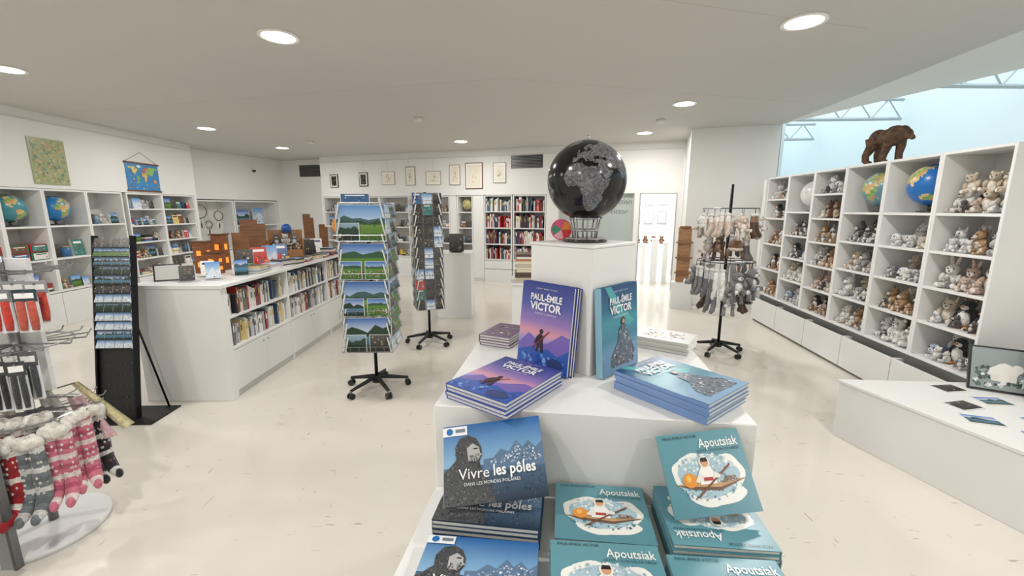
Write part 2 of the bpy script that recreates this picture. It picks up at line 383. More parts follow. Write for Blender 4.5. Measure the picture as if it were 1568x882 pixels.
# left wall
OL=(-5.994,-3.0); ML=F(OL,(-.0519,.9987)); sL=lambda Y:(Y+3)/.9987
wbox('wall_left',ML,-.2,sL(9.11),.42,.52,0,CZ)
wbox('wall_left_upper',ML,-.2,sL(9.11),0,.42,1.935,CZ)
wbox('wall_left_near',ML,-.2,sL(4.835),0,.42,0,1.935)
wbox('wall_left_end',ML,sL(9.03),sL(9.11),0,.42,0,1.935)
PC=(-7.15,9.2); PC2=(-6.3,12.0)
MC=F(PC,(PC2[0]-PC[0],PC2[1]-PC[1])); LC=math.hypot(PC2[0]-PC[0],PC2[1]-PC[1])
wbox('wall_left_rear',MC,-.3,LC,.42,.52,0,CZ)
wbox('wall_left_rear_upper',MC,-.3,LC,0,.42,1.88,CZ)
wbox('wall_left_rear_pier',MC,-.3,.1,0,.42,0,1.88)
wbox('wall_left_rear_pier',MC,LC-.25,LC,0,.42,0,1.88)
wall('wall_rear_corner',PC2,(-4.75,11.55),0,CZ,.12)
wall('wall_front',(3.2,-3.1),(-7,-3.1),0,CZ,.12)
# back wall
EB=(.9522,-.3055); OB=(-4.87,11.135); MBk=F(OB,EB); sB=lambda X:(X+4.87)/.9522
wbox('wall_back_upper',MBk,0,8.62,0,.4,1.97,CZ); wbox('wall_back',MBk,0,6.0,.4,.5,0,CZ)
for a,b_ in ((-.02,.02),(2.53,2.74),(3.6,3.77),(4.18,4.44),(5.89,6.15),(7.72,7.82),(8.52,8.62)): wbox('wall_back_pier',MBk,a,b_,0,.4,0,1.97)
wbox('wall_back_sill',MBk,6.15,7.72,0,.4,0,.42)
mb=MB(MBk); mb.box(0,6.1,-.02,0,1.965,2.03,WHITE,SHELF); mb.box(0,8.6,-.012,0,2.80,2.815,(215,215,212)); mb.build('trim_back')
mb=MB(ML); mb.box(4,sL(9.1),-.012,0,2.82,2.835,(215,215,212)); mb.build('trim_left')
mb=MB(MBk)
for a,b_ in ((2.53,2.74),(3.6,3.77),(4.18,4.44),(5.89,6.15)): mb.box(a,b_,-.012,0,0,.08,(215,213,208))
mb.build('baseboard_back')
mb=MB(MBk); 
for x in (7.82,8.505): mb.box(x,x+.02,-.012,.02,0,1.97,(190,192,192),METAL)
mb.box(7.82,8.52,-.012,.02,1.945,1.97,(190,192,192),METAL); mb.build('trim_doorway')
wall('wall_right_rear',(2.95,7.31),(4.2,6.95),0,CZ,.12)
wall('wall_right_return',(3.36,8.55),(2.98,7.33),0,CZ,.1)
wbox('wall_adjoining_back',MBk,5.2,8.8,3.4,3.5,0,CZ); wbox('wall_adjoining_left',MBk,5.1,5.2,.5,3.5,0,CZ); wbox('wall_adjoining_right',MBk,8.75,8.85,.4,3.4,0,CZ)
mb=MB(MBk); mb.box(6.15,7.72,.1,.12,.42,1.97,(176,184,180),GLOSS)
for x in (6.15,6.9,7.69): mb.box(x,x+.03,.08,.14,.42,1.97,(215,215,212),METAL)
with mb.at(plane((7.12,.095,1.76),(1,0,0),(0,0,1))): text(mb,'Christian',.15,0,0,0,(110,118,116),'LEFT',0)
with mb.at(plane((7.12,.095,1.56),(1,0,0),(0,0,1))): text(mb,'Victor',.15,.1,0,0,(110,118,116),'LEFT',0)
mb.build('window_1')
mb=MB(MBk)
for k,(x,w,h) in enumerate(((7.88,.1,.85),(8.1,.14,.98),(8.36,.1,.9))):
    mb.box(x,x+w,.75+.1*k,.75+.1*k+.35,0,h,(238,238,236),SHELF); mb.box(x-.01,x+w+.01,.74+.1*k,.76+.1*k+.35,h,h+.02,(225,225,225),SHELF)
mb.build('white_display_post')
mb=MB(MBk)
mb.box(7.0,8.6,2.3,2.9,0,.75,(240,240,240),SHELF); mb.box(6.98,8.62,2.28,2.92,.75,.78,(240,240,240),SHELF); mb.build('display_table')
mb=MB(MBk)
for k in range(7): plush(mb,7.15+.2*k,2.45,.783,.2,'bear',.2,((110,70,45),(150,110,80)))
mb.build('small_plush_toys')
mb=MB(MBk)
for k in range(8):
    x=7.2+.34*(k%4); z=1.25+.5*(k//4)
    mb.box(x,x+.25,3.37,3.395,z,z+.36,(150,155,155),GLOSS); mb.box(x+.03,x+.22,3.36,3.37,z+.04,z+.32,(235,240,240),GLOSS)
    with mb.at(plane((x+.125,3.355,z+.04),(1,0,0),(0,0,1))): mottle(mb,[(-.08,.02),(.08,.02),(.08,.26),(-.08,.26)],14,[(60,60,60),(120,120,120)],.02,.001)
mb.build('framed_drawings')
OR=(3.683,6.27); MR=F(OR,(-.1008,-.9949))
wbox('wall_right',MR,-.72,9.6,.42,.54,0,2.05)
wbox('wall_atrium_far',Matrix.Identity(4),6.9,7.05,-3.2,14,0,3.9,mat=m_atr)
wbox('wall_atrium_end',Matrix.Identity(4),4.98,7.0,13.8,14,0,5,mat=m_atr)
wbox('wall_atrium_front',Matrix.Identity(4),3,6.9,-3.3,-3.2,0,4,mat=m_atr)
wall('wall_atrium_side',(4.95,13.8),(4.3,7.1),0,3.4,.05,m_atr)
mb=MB()
def beam(a,b,r=.03,c=(176,186,189)): mb.tube([a,b],r,c,MATTE,4)
for Y in (3.6,5.4,7.4,9.6):
    g=lambda t,z:(4.35+2.5*t,Y+.5*t,z+.12*t)
    beam(g(0,3.1),g(1,3.1),.03); beam(g(0,3.42),g(1,3.42),.03)
    n=4
    for k in range(n):
        t0,t1,t2=k/n,(k+.5)/n,(k+1)/n
        beam(g(t0,3.1),g(t1,3.42),.015); beam(g(t1,3.42),g(t2,3.1),.015)
for x,z in ((5.1,3.5),(6.1,3.55)): beam((x,-1,z),(x,13.5,z),.025)
mb.build('roof_truss')

def downlight(x,y,p=28):
    mb=MB(); mb.cyl((x,y,CZ-.012),.145,.012,(245,244,240),MATTE,32)
    i=mb.add([(x+.118*math.cos(k*math.pi/16),y+.118*math.sin(k*math.pi/16),CZ-.0125) for k in range(32)]); mb.fc(list(range(i,i+32))[::-1],WHITE,1)
    mb.build('ceiling_downlight',mats=[m_matte,m_lamp])
    la=bpy.data.lights.new('downlight','AREA'); la.shape='DISK'; la.size=.22; la.energy=p; la.color=(1,.98,.955)
    o=bpy.data.objects.new('downlight_lamp',la); o.location=(x,y,CZ-.02); bpy.context.collection.objects.link(o)
for x,y in ((-1.78,3.53),(2.05,3.27),(-4.97,7.26),(-4.92,9.48),(-.99,8.6),(2.15,5.62),(2.28,7.67),(-4.75,4.29),(-1.6,.6),(2.0,.9),(-4.7,1.3),(-1.6,-1.6),(2,-1.3),(-4.6,-1.4)): downlight(x,y)
la=bpy.data.lights.new('room2','AREA'); la.size=1.4; la.energy=125; o=bpy.data.objects.new('adjoining_room_lamp',la)
v=MBk@Vector((7.7,1.9,CZ-.03)); o.location=v; bpy.context.collection.objects.link(o)
for x,y in ((-1.35,6.46),(2.19,6.6),(-3.9,8.6)):
    mb=MB(); mb.cyl((x,y,CZ-.05),.05,.05,(225,222,216),MATTE,16,.07); mb.build('smoke_detector')
mb=MB(MC); mb.cyl((2.0,-.05,2.62),.035,.05,(230,230,228),MATTE,14); mb.ell((2.0,-.05,2.61),(.04,.04,.04),(25,25,28),GLOSS,14,8); mb.box(1.97,2.03,-.05,0,2.66,2.7,(230,230,228)); mb.build('security_camera')

def vent(M,x,z,w,h):
    mb=MB(M); mb.box(x-w/2,x+w/2,-.012,0,z-h/2,z+h/2,(60,60,62),METAL)
    n=9
    for k in range(n):
        zz=z-h/2+h*(k+.5)/n; mb.box(x-w/2+.02,x+w/2-.02,-.02,-.012,zz-.005,zz+.008,(130,130,132),METAL)
    mb.build('air_vent')
vent(MBk,sB(.32),2.66,.7,.27)
MD=F(PC2,(1.55,-.45)); vent(MD,.95,2.66,.7,.3)

def frame(M,x,z,w,h,fc,inner,kind):
    mb=MB(M); t=.018
    mb.box(x-w/2,x+w/2,-.02,0,z-h/2,z+h/2,fc,MATTE)
    mb.box(x-w/2+t,x+w/2-t,-.022,-.02,z-h/2+t,z+h/2-t,(242,240,233),GLOSS)
    with mb.at(plane((x,-.023,z-h/2),(1,0,0),(0,0,1))):
        a,b_=w/2-t*2.6,h/2-t*2.6
        if kind=='dark': mb.p2([(-a,t*2.5),(a,t*2.5),(a,h-t*2.5),(-a,h-t*2.5)],.0006,(30,30,32)); mottle(mb,[(-a,.05),(a,.05),(a,h-.05),(-a,h-.05)],20,[(90,80,60),(150,140,110),(50,50,50)],.03,.0012)
        else:
            mb.p2([(-a,t*2.5),(a,t*2.5),(a,h-t*2.5),(-a,h-t*2.5)],.0006,inner)
            mottle(mb,[(-a*.5,h*.25),(a*.5,h*.25),(a*.3,h*.75),(-a*.3,h*.75)],16,[(150,135,115),(180,165,145),(120,110,100),(205,190,165)],.024,.0012)
    mb.tube([(x,-.01,z+h/2),(x,-.012,2.8)],.002,(200,200,200),METAL,4)
    mb.build('framed_picture')
for X,z,w,h,fc,kd in ((-4.47,2.35,.24,.32,(30,26,24),'dark'),(-3.64,2.37,.25,.33,(30,26,24),'dark'),(-2.97,2.385,.36,.31,(190,185,172),'l'),(-2.39,2.42,.25,.43,(160,150,135),'l'),(-1.82,2.36,.38,.31,(190,182,165),'l'),(-1.30,2.42,.27,.45,(175,165,150),'l'),(-.85,2.39,.42,.57,(110,70,45),'l'),(-.27,2.44,.3,.44,(165,160,150),'l')):
    frame(MBk,sB(X),z,w,h,fc,(232,226,208),kd)

# ================= shelving =================
def unit(mb,x0,x1,z0,z1,dep,shelves,th=.025,back=(218,217,214)):
    mb.box(x0,x0+th,0,dep,z0,z1,WHITE,SHELF); mb.box(x1-th,x1,0,dep,z0,z1,WHITE,SHELF)
    mb.box(x0+th,x1-th,0,dep,z1-th,z1,WHITE,SHELF); mb.box(x0+th,x1-th,0,dep,z0,z0+th,WHITE,SHELF)
    mb.box(x0+th,x1-th,dep-.012,dep,z0+th,z1-th,back,SHELF)
    for z in shelves: mb.box(x0+th,x1-th,.004,dep-.012,z-th/2,z+th/2,WHITE,SHELF)
mb=MB(MR); CW=3.36/6; cells=[]
rowsT=[.44,.73,1.02,1.31,1.61,2.09]; rowsS=[.44,.715,.99,1.265,1.54,1.815,2.09]
rowsF=[.44,.80,1.16,1.52,1.78,2.09]
cols=[rowsF,rowsT,rowsS,rowsT,rowsT,rowsT]
for k,rw in enumerate(cols):
    x0=k*CW; unit(mb,x0+.001,x0+CW-.001,.42,2.09,.38,rw[1:-1],.022)
    for a,b_ in zip(rw[:-1],rw[1:]): cells.append((k,x0+.03,x0+CW-.03,a+.013,b_-.013))
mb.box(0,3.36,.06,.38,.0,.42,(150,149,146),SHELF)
for k in range(5):
    a=k*.672+.005; b_=a+.662
    mb.box(a,b_,-.04,-.02,.03,.35,WHITE,SHELF); mb.box(a,b_,-.02,.06,.03,.05,WHITE,SHELF)
    mb.box(a,a+.012,-.02,.06,.05,.35,WHITE,SHELF); mb.box(b_-.012,b_,-.02,.06,.05,.35,WHITE,SHELF)
mb.box(-.08,-.002,-.02,.40,0,2.07,WHITE,SHELF)
mb.build('cube_shelf',bevel=.002)
mb=MB(MR)
for (k,x0,x1,z0,z1) in cells:
    h=z1-z0; top=(z1>2.0)
    if top and k in (1,3,4): continue
    fav=random.choice(PAL); kd=random.choice(['bear','wolf','rabbit','bear','bear','seal','seal','penguin'])
    hh=min(.215,h*.84)
    if top and k==5: hh=.2; kd='bear'; fav=PAL[4]
    n=3
    for i_ in range(n):
        xx=x0+.09+(x1-x0-.18)*i_/(n-1)
        kk=kd if R()<.8 else None
        p=fav if R()<.65 else random.choice(PAL)
        if kd=='seal': p=random.choice([((170,185,205),(250,250,250)),((240,240,240),(225,225,225)),((90,110,140),(240,240,240))])
        plush(mb,xx+U(-.01,.01),.14+U(-.02,.02),z0,hh*U(.85,1) *(.8 if kk=='seal' else 1)*(.9 if kk in('rabbit','wolf') else 1),kk,U(-.5,.5),p,U(-.06,.06))
    for i_ in range(2):
        xx=x0+.14+(x1-x0-.28)*i_
        plush(mb,xx,.255,z0+h*.1,hh*U(.78,.88),'bear',U(-.5,.5),fav if R()<.6 else None,U(-.15,.15))
    for i_ in range(3):
        plush(mb,x0+.12+.13*i_+U(-.03,.03),.075,z0,hh*U(.42,.52),'bear',U(-.8,.8),random.choice([fav,random.choice(PAL)]),U(-.3,.3))
    if top and k==5:
        for i_ in range(3): plush(mb,x0+.12+.13*i_,.15,z0+hh*.75,hh*.75,'bear',U(-.6,.6),fav,U(-.3,.3))
mb.build('plush_toys')
for k,r,sea,lon in ((1,.16,(225,222,220),80),(3,.17,(105,150,165),10),(4,.175,(30,110,185),100)):
    mb=MB(MR); x=k*CW+CW/2; lf=land_multi if k!=1 else (lambda a,b_:(205,200,200))
    table_globe(mb,x,.19,1.623,r,sea,lon,lf,4); mb.build('desk_globe')
# wooden bear
mb=MB()
E=lambda c,r,rot=None: mb.ell(c,r,(92,66,46),0,16,12,rot)
E((0,0,.235),(.15,.08,.09)); E((-.1,0,.24),(.095,.082,.095)); E((.08,0,.255),(.09,.078,.092)); E((.05,0,.305),(.065,.045,.042))
E((.15,0,.27),(.07,.055,.065),RY(.5)); E((.195,0,.25),(.05,.048,.05)); E((.238,0,.222),(.04,.027,.026),RY(.6)); E((.262,0,.207),(.014,.016,.014))
for s in (-1,1): E((.172,s*.04,.297),(.014,.01,.017))
mb.ell((-.19,0,.26),(.02,.014,.014),(80,60,40),0)
def leg(pts,rad): mb.tube(pts,rad,(92,66,46),0,12)
leg([(.10,.045,.25),(.11,.05,.15),(.10,.05,.08),(.105,.05,.025)],[.056,.043,.035,.035]); E((.125,.05,.016),(.042,.03,.018))
leg([(.07,-.045,.25),(.045,-.05,.15),(.02,-.05,.08),(.01,-.05,.025)],[.055,.043,.035,.034]); E((.03,-.05,.016),(.042,.03,.018))
leg([(-.12,.045,.24),(-.085,.05,.16),(-.13,.05,.085),(-.115,.05,.025)],[.072,.056,.036,.035]); E((-.09,.05,.016),(.045,.03,.018))
leg([(-.125,-.045,.24),(-.125,-.05,.16),(-.18,-.05,.085),(-.17,-.05,.025)],[.07,.053,.036,.035]); E((-.145,-.05,.016),(.045,.03,.018))
m_bear,nt,b=new_mat('carved_brown_wood'); N=nt.nodes; L=nt.links
tc=N.new('ShaderNodeTexCoord'); no=N.new('ShaderNodeTexNoise'); no.inputs['Scale'].default_value=25; no.inputs['Detail'].default_value=5; L.new(tc.outputs['Object'],no.inputs['Vector'])
cr=N.new('ShaderNodeValToRGB'); cr.color_ramp.elements[0].color=lin((48,32,22)); cr.color_ramp.elements[1].color=lin((112,80,56)); cr.color_ramp.elements[0].position=.3; cr.color_ramp.elements[1].position=.7
L.new(no.outputs['Fac'],cr.inputs['Fac']); L.new(cr.outputs['Color'],b.inputs['Base Color']); b.inputs['Roughness'].default_value=.6
bp=N.new('ShaderNodeBump'); bp.inputs['Strength'].default_value=.6; bp.inputs['Distance'].default_value=.01; L.new(no.outputs['Fac'],bp.inputs['Height']); L.new(bp.outputs['Normal'],b.inputs['Normal'])
ob=mb.build('carved_bear_figurine',mats=[m_bear])
md=ob.modifiers.new('remesh','REMESH'); md.mode='VOXEL'; md.voxel_size=.005; md.use_smooth_shade=True
md=ob.modifiers.new('smooth','SMOOTH'); md.iterations=3
p=MR@Vector((1.99,.16,2.091)); ob.matrix_world=T3(*p)@RZ(math.atan2(-.9949,-.1008)+.3)@SC(.88,.9,.98)

# --- left shelves
mb=MB(ML); dv=[4.84,5.42,5.98,6.62,7.27]; lc=[]
for a,b_ in zip(dv[:-1],dv[1:]):
    unit(mb,sL(a),sL(b_)-.002,.48,1.93,.40,[.95,1.41]); lc+= [(sL(a)+.03,sL(b_)-.03,z,h) for z,h in ((.505,.42),(.963,.42),(1.423,.47))]
    mb.box(sL(a)+.003,sL(b_)-.005,0,.4,.0,.47,WHITE,SHELF)
dv=[7.35,8.15,9.02]
for a,b_ in zip(dv[:-1],dv[1:]):
    unit(mb,sL(a),sL(b_)-.002,.48,1.93,.40,[.78,1.07,1.36,1.65]); lc+= [(sL(a)+.03,sL(b_)-.03,z,.26) for z in (.505,.793,1.083,1.373,1.663)]
    mb.box(sL(a)+.003,sL(b_)-.005,0,.4,.0,.47,WHITE,SHELF)
mb.build('bookcase',bevel=.002)
mb=MB(ML)
def misc(mb,x0,x1,z,h,y=.06):
    x=x0+.01
    while x<x1-.08:
        w=min(U(.08,.2),x1-x-.005); t=random.choice(['pic','pic','stack','plush','pic','tin'])
        if t=='pic': picbox(mb,x+w/2,y+U(0,.06),z,w*.92,min(h*.85,w*U(.9,1.4)),.03,'rand',.12)
        elif t=='stack':
            zz=z
            for _ in range(random.randint(2,5)):
                d=U(.015,.04)
                if zz+d>z+h*.9: break
                mb.box(x,x+w*.9,y,y+.2,zz,zz+d,random.choice(BC),GLOSS); zz+=d
        elif t=='tin': mb.cyl((x+w/2,y+.08,z),w*.36,min(h*.6,.14),random.choice(BC),GLOSS,16); mb.cyl((x+w/2,y+.08,z+min(h*.6,.14)),w*.37,.012,(200,170,110),METAL,16)
        else: plush(mb,x+w/2,y+.1,z,min(h*.7,.16))
        x+=w
for x0,x1,z,h in lc:
    if z>1.42 and z<1.43 and x0<sL(6.5): continue
    if .96<z<.97 and x0<sL(6.0):
        for q in range(2):
            for s in range(2): mb.box(x0+.02+.26*q,x0+.26+.26*q,.05,.25,z+.11*s,z+.11*s+.105,(190,40,48) if q+s!=1 else (60,120,90),GLOSS); picbox(mb,x0+.14+.26*q,.045,z+.11*s+.01,.2,.085,.004,'text')
        continue
    misc(mb,x0,x1,z,h)
mb.build('gift_items')
for Y in (5.7,6.3):
    mb=MB(ML); table_globe(mb,sL(Y),.2,1.424,.18,(40,125,185) if Y>6 else (70,140,150),30 if Y>6 else -60); mb.build('desk_globe')
mb=MB(ML)
with mb.at(plane((sL(6.15),-.01,1.99),(1,0,0),(0,0,1))):
    mb.box(-.25,.25,0,.62,-.008,0,(160,170,130),GLOSS)
    mottle(mb,[(-.22,.03),(.22,.03),(.22,.59),(-.22,.59)],300,[(150,165,115),(176,172,130),(130,145,105),(195,172,125),(168,150,108),(110,135,120),(200,190,150)],.035,.001)
mb.build('relief_map_poster')
mb=MB(ML)
with mb.at(plane((sL(7.77),-.01,1.97),(1,0,0),(0,0,1))):
    mb.box(-.36,.36,0,.47,-.008,0,(60,135,190),GLOSS); mb.box(-.38,.38,.46,.485,-.01,.012,(120,80,50),WOOD); mb.box(-.38,.38,-.012,.012,-.01,.012,(120,80,50),WOOD)
    for k,P in enumerate(CONT): mb.p2([(a/180*.34,.235+b_/90*.22) for a,b_ in P],.001+.0003*k,[(220,180,90),(200,110,80),(190,170,120),(150,190,100),(225,200,110),(120,170,90),(230,140,90),(240,240,240),(200,150,90)][k])
    mottle(mb,[(-.33,.02),(.33,.02),(.33,.44),(-.33,.44)],60,[(200,90,60),(240,220,120),(90,150,80),(230,235,240),(120,70,50)],.02,.004)
    mb.tube([(-.36,.48,0),(0,.66,0),(.36,.48,0)],.003,(90,80,70),MATTE,4)
mb.build('world_map_hanging')

mb=MB(MC); unit(mb,.12,1.35,0.7,1.86,.4,[],.03); unit(mb,1.37,LC-.27,.7,1.86,.4,[1.25],.03); mb.box(.12,LC-.27,0,.4,0,.68,WHITE,SHELF)
mb.build('niche_cabinet',bevel=.002)
mb=MB(MC)
def ring(mb,c,r,t,col,M=None):
    pts=[(c[0]+r*math.cos(k*math.pi/10),c[1],c[2]+r*math.sin(k*math.pi/10)) for k in range(21)]
    mb.tube(pts,t,col,MATTE,5,ref=(0,1,0))
for cx,cz,r in ((.55,1.6,.15),(.4,1.32,.08),(.72,1.3,.08),(.98,1.5,.11)):
    ring(mb,(cx,.06,cz),r,.009,(60,45,40))
    for k in range(8):
        a=k*math.pi/4; b2=a+2.2
        mb.tube([(cx+r*math.cos(a),.06,cz+r*math.sin(a)),(cx+r*math.cos(b2),.06,cz+r*math.sin(b2))],.0025,(190,180,170),MATTE,4)
    for k in (-1,0,1):
        mb.tube([(cx+k*r*.6,.06,cz-r*.8),(cx+k*r*.6,.06,cz-r*1.7)],.003,(90,70,60),MATTE,4); mb.ell((cx+k*r*.6,.06,cz-r*2.1),(.018,.006,.07),(230,225,215) if k else (70,60,60),MATTE,7,5)
    mb.tube([(cx,.06,cz+r),(cx,.06,1.83)],.003,(90,70,60),MATTE,4)
mb.build('dream_catcher')
mb=MB(MC); picbox(mb,1.75,.25,1.27,.45,.36,.03,'lake'); misc(mb,1.4,2.5,.73,.4); picbox(mb,2.2,.2,1.27,.3,.42,.03,'rand'); mb.build('framed_pictures_display')

mb=MB(MBk); bk=MB(MBk)
for x0,x1 in ((.03,.85),(.86,1.69),(1.70,2.52)):
    unit(mb,x0,x1,.5,1.96,.38,[.86,1.22,1.58]); mb.box(x0,x1,0,.38,.0,.49,WHITE,SHELF)
    for z in (.525,.875,1.235,1.595): misc(bk,x0+.03,x1-.03,z,.32)
unit(mb,2.75,3.59,.5,1.96,.38,[.86,1.22,1.58]); mb.box(2.75,3.59,0,.38,.0,.49,WHITE,SHELF)
for z in (.525,.875,1.235,1.595): misc(bk,2.78,3.56,z,.32)
unit(mb,3.78,4.17,.1,1.96,.38,[.5,.86,1.22,1.58])
for z in (.125,.515,.875,1.235):misc(bk,3.81,4.14,z,.3)
BD=[(200,40,45),(45,60,90),(235,232,225),(60,90,120),(70,75,80),(35,35,40),(220,215,205),(120,45,40),(90,120,140),(240,238,232)]
for x0,x1 in ((4.45,5.11),(5.13,5.88)):
    unit(mb,x0,x1,.5,1.96,.38,[.865,1.23,1.595]); mb.box(x0,x1,-.005,.38,.0,.29,WHITE,SHELF); mb.box(x0,x1,-.005,.38,.3,.49,WHITE,SHELF)
    for z in (.525,.88,1.245,1.61):
        books(bk,x0+.03,x0+(x1-x0)*.62,z,.32,pal=BD); books(bk,x0+(x1-x0)*.62,x1-.03,z,.27,pal=BD)
mb.build('built_in_bookcase',bevel=.002); bk.build('books_on_shelves')
mb=MB(MBk); table_globe(mb,3.975,.18,1.594,.125,(200,190,140),20); mb.build('desk_globe')

# ================= counter =================
mb=MB(); X0,X1,Y0,Y1=-3.18,-2.43,3.47,6.5
mb.box(X0-.03,X1+.02,Y0-.02,Y1,1.0,1.03,WHITE,SHELF)
mb.box(X0,X1-.34,Y0,Y1,0,1.0,WHITE,SHELF); mb.box(X1-.34,X1,Y0,Y0+.06,0,1.0,WHITE,SHELF)
secs=[(3.55,4.52),(4.54,5.5),(5.52,6.44)]
for a,b_ in secs:
    mb.box(X1-.34,X1,a-.02,a,.0,1.0,WHITE,SHELF)
    mb.box(X1-.34,X1-.02,a,b_,0,.44,(205,203,198),SHELF); mb.box(X1-.34,X1,a,b_,.44,.465,WHITE,SHELF)
    mb.box(X1-.34,X1-.01,a,b_,.715,.735,WHITE,SHELF)
    mid=(a+b_)/2
    mb.box(X1-.02,X1-.002,a+.004,mid-.002,.07,.435,WHITE,SHELF); mb.box(X1-.02,X1-.002,mid+.002,b_-.004,.07,.435,WHITE,SHELF)
    for yy in (mid-.04,mid+.04): mb.ell((X1,yy,.39),(.008,.008,.008),(120,120,120),METAL,6,5)
mb.box(X1-.34,X1,6.44,6.5,0,1.0,WHITE,SHELF)
mb.build('shop_counter',bevel=.003)
mb=MB(F((X1,3.55),(0,1)))
for a,b_ in secs:
    for z,h in ((.466,.23),(.736,.235)): books(mb,a-3.55+.01,b_-3.55-.01,z,h,.02,.2,BCOUNT)
mb.build('counter_books')
ct=1.031
mb=MB(); 
def sign(x,y,w,h,yaw,inner):
    with mb.at(T3(x,y,ct)@RZ(yaw)@RX(-.25)):
        mb.box(-w/2,w/2,0,.012,0,h,BLACK,GLOSS); mb.box(-w/2+.012,w/2-.012,-.002,0,.012,h-.012,inner,GLOSS)
    with mb.at(T3(x,y,ct)@RZ(yaw)): mb.box(-.02,.02,.02,.1,0,.01,BLACK)
sign(-3.02,3.68,.2,.15,.5,(205,205,200)); mb.build('tabletop_sign')
mb=MB()
for x,y,w,h,k in ((-2.82,3.64,.11,.13,'dark'),(-2.66,3.74,.11,.15,'snow'),(-2.56,3.98,.11,.14,'lake'),(-2.82,3.9,.11,.14,'text')):
    picbox(mb,x,y,ct+.014,w,h,.035,k,.35,.6)
    mb.box(x-.06,x+.06,y-.04,y+.07,ct,ct+.006,(200,200,200),GLOSS)
mb.build('brochure_holder')
mb=MB()
for i_,(x,y,h) in enumerate(((-3.05,4.18,.3),(-2.9,4.12,.2),(-3.02,4.4,.36))):
    mb.box(x-.055,x+.055,y-.055,y+.055,ct,ct+h,(150,90,50),WOOD)
    for q in range(2):
        za=ct+h*(.2+.38*q); mb.box(x-.02,x+.02,y-.058,y-.055,za,za+h*.16,(255,150,50),GLOW); mb.box(x+.055,x+.058,y-.02,y+.02,za,za+h*.16,(255,150,50),GLOW)
    mb.box(x-.065,x+.065,y-.065,y+.065,ct+h,ct+h+.015,(110,70,40),WOOD)
mb.build('wooden_lantern')
mb=MB()
for k in range(9):
    x,y=-2.535+U(-.01,.01),4.18+.24*k+U(-.02,.02); zz=ct; yaw=U(-.25,.25)
    for q in range(random.randint(2,6)):
        d=U(.008,.02)
        with mb.at(T3(x,y,zz)@RZ(yaw+U(-.1,.1))):
            mb.box(-.075,.075,-.1,.1,0,d,random.choice(BCOUNT),GLOSS)
            with mb.at(T3(0,-.1,d)): photo(mb,.15,.2,random.choice(['dark','snow','text','dark']))
        zz+=d+.001
mb.build('stacked_booklets')
mb=MB()
for x,y,k in ((-2.74,4.32,'dark'),(-2.74,4.6,'text'),(-2.76,4.82,'snow'),(-2.74,5.02,'text'),(-2.74,5.78,'dark'),(-2.76,6.0,'text'),(-2.95,6.05,'dark'),(-2.95,5.82,'text')):
    picbox(mb,x,y,ct+.014,.15,.21,.03,k,.35,U(.4,.8))
    mb.box(x-.06,x+.05,y-.04,y+.07,ct,ct+.006,(120,90,60),WOOD)
mb.build('display_books')
mb=MB(); 
for x,y,w,h,r in ((-3.03,5.0,.26,.5,.1),(-3.03,4.75,.16,.36,.1),(-2.98,6.3,.14,.55,.2),(-2.8,6.35,.12,.4,0)):
    with mb.at(T3(x,y,ct+.003)@RZ(.4+r)@RX(-.08)):
        mb.prism([(-w/2,0),(w/2,0),(w/2,.035),(-w/2,.035)],0,h*.9,(140,92,54),WOOD)
        mb.prism([(-w/2,0),(w*.2,0),(w*.1,.035),(-w/2,.035)],h*.9,h,(140,92,54),WOOD)
mb.build('wooden_plaque')
mb=MB(T3(-2.88,5.42,ct)@RZ(.5))
c=(168,120,76)
mb.box(-.2,.2,-.12,.12,0,.03,c); mb.box(-.2,.2,.1,.12,0,.36,c); mb.box(-.2,-.185,-.12,.12,0,.24,c); mb.box(.185,.2,-.12,.12,0,.24,c); mb.box(-.2,.2,-.12,-.105,0,.12,c); mb.box(-.18,.18,0,.1,.03,.16,c)
mb.build('cardboard_counter_display')
mb=MB(T3(-2.88,5.42,ct)@RZ(.5))
for k in range(4): plush(mb,-.13+.09*k,-.04,.035,.14)
for k in range(3): plush(mb,-.1+.1*k,.05,.165,.15)
mb.ell((.02,.04,.38),(.06,.06,.06),(40,90,170),GLOSS)
mb.build('small_plush_toys')
mb=MB()
for k in range(7):
    x,y=-2.66+U(-.01,.01),4.14+.09*k*1.6; c=random.choice([(200,60,60),(230,180,60),(60,120,170),(90,150,90),(235,235,230),(210,120,60)])
    mb.cyl((x,y,ct),.022,.07+U(0,.05),c,GLOSS,14); mb.cyl((x,y,ct+.11),.018,.015,(190,150,90),WOOD,12) if False else None
mb.build('souvenir_jars')
mb=MB()
x,y=-2.5,6.3; mb.cyl((x,y,ct),.06,.012,(90,60,40),WOOD,16); mb.cyl((x,y,ct+.01),.006,.28,(90,60,40),WOOD,8)
with mb.at(plane((x,y,ct+.39),(1,0,0),(0,0,1))@RY(.3)):
    mb.cyl((0,0,-.012),.14,.012,(240,165,90),GLOSS,32)
    i_=.002
    mb.p2([(-.1,-.01),(-.01,.012),(.03,.07),(.05,.07),(.03,.015),(.085,.025),(.1,.05),(.11,.05),(.105,.01),(.1,-.01),(.03,-.012),(.04,-.07),(.02,-.07),(-.01,-.02)],i_,(120,50,30))
mb.build('round_wooden_sign')

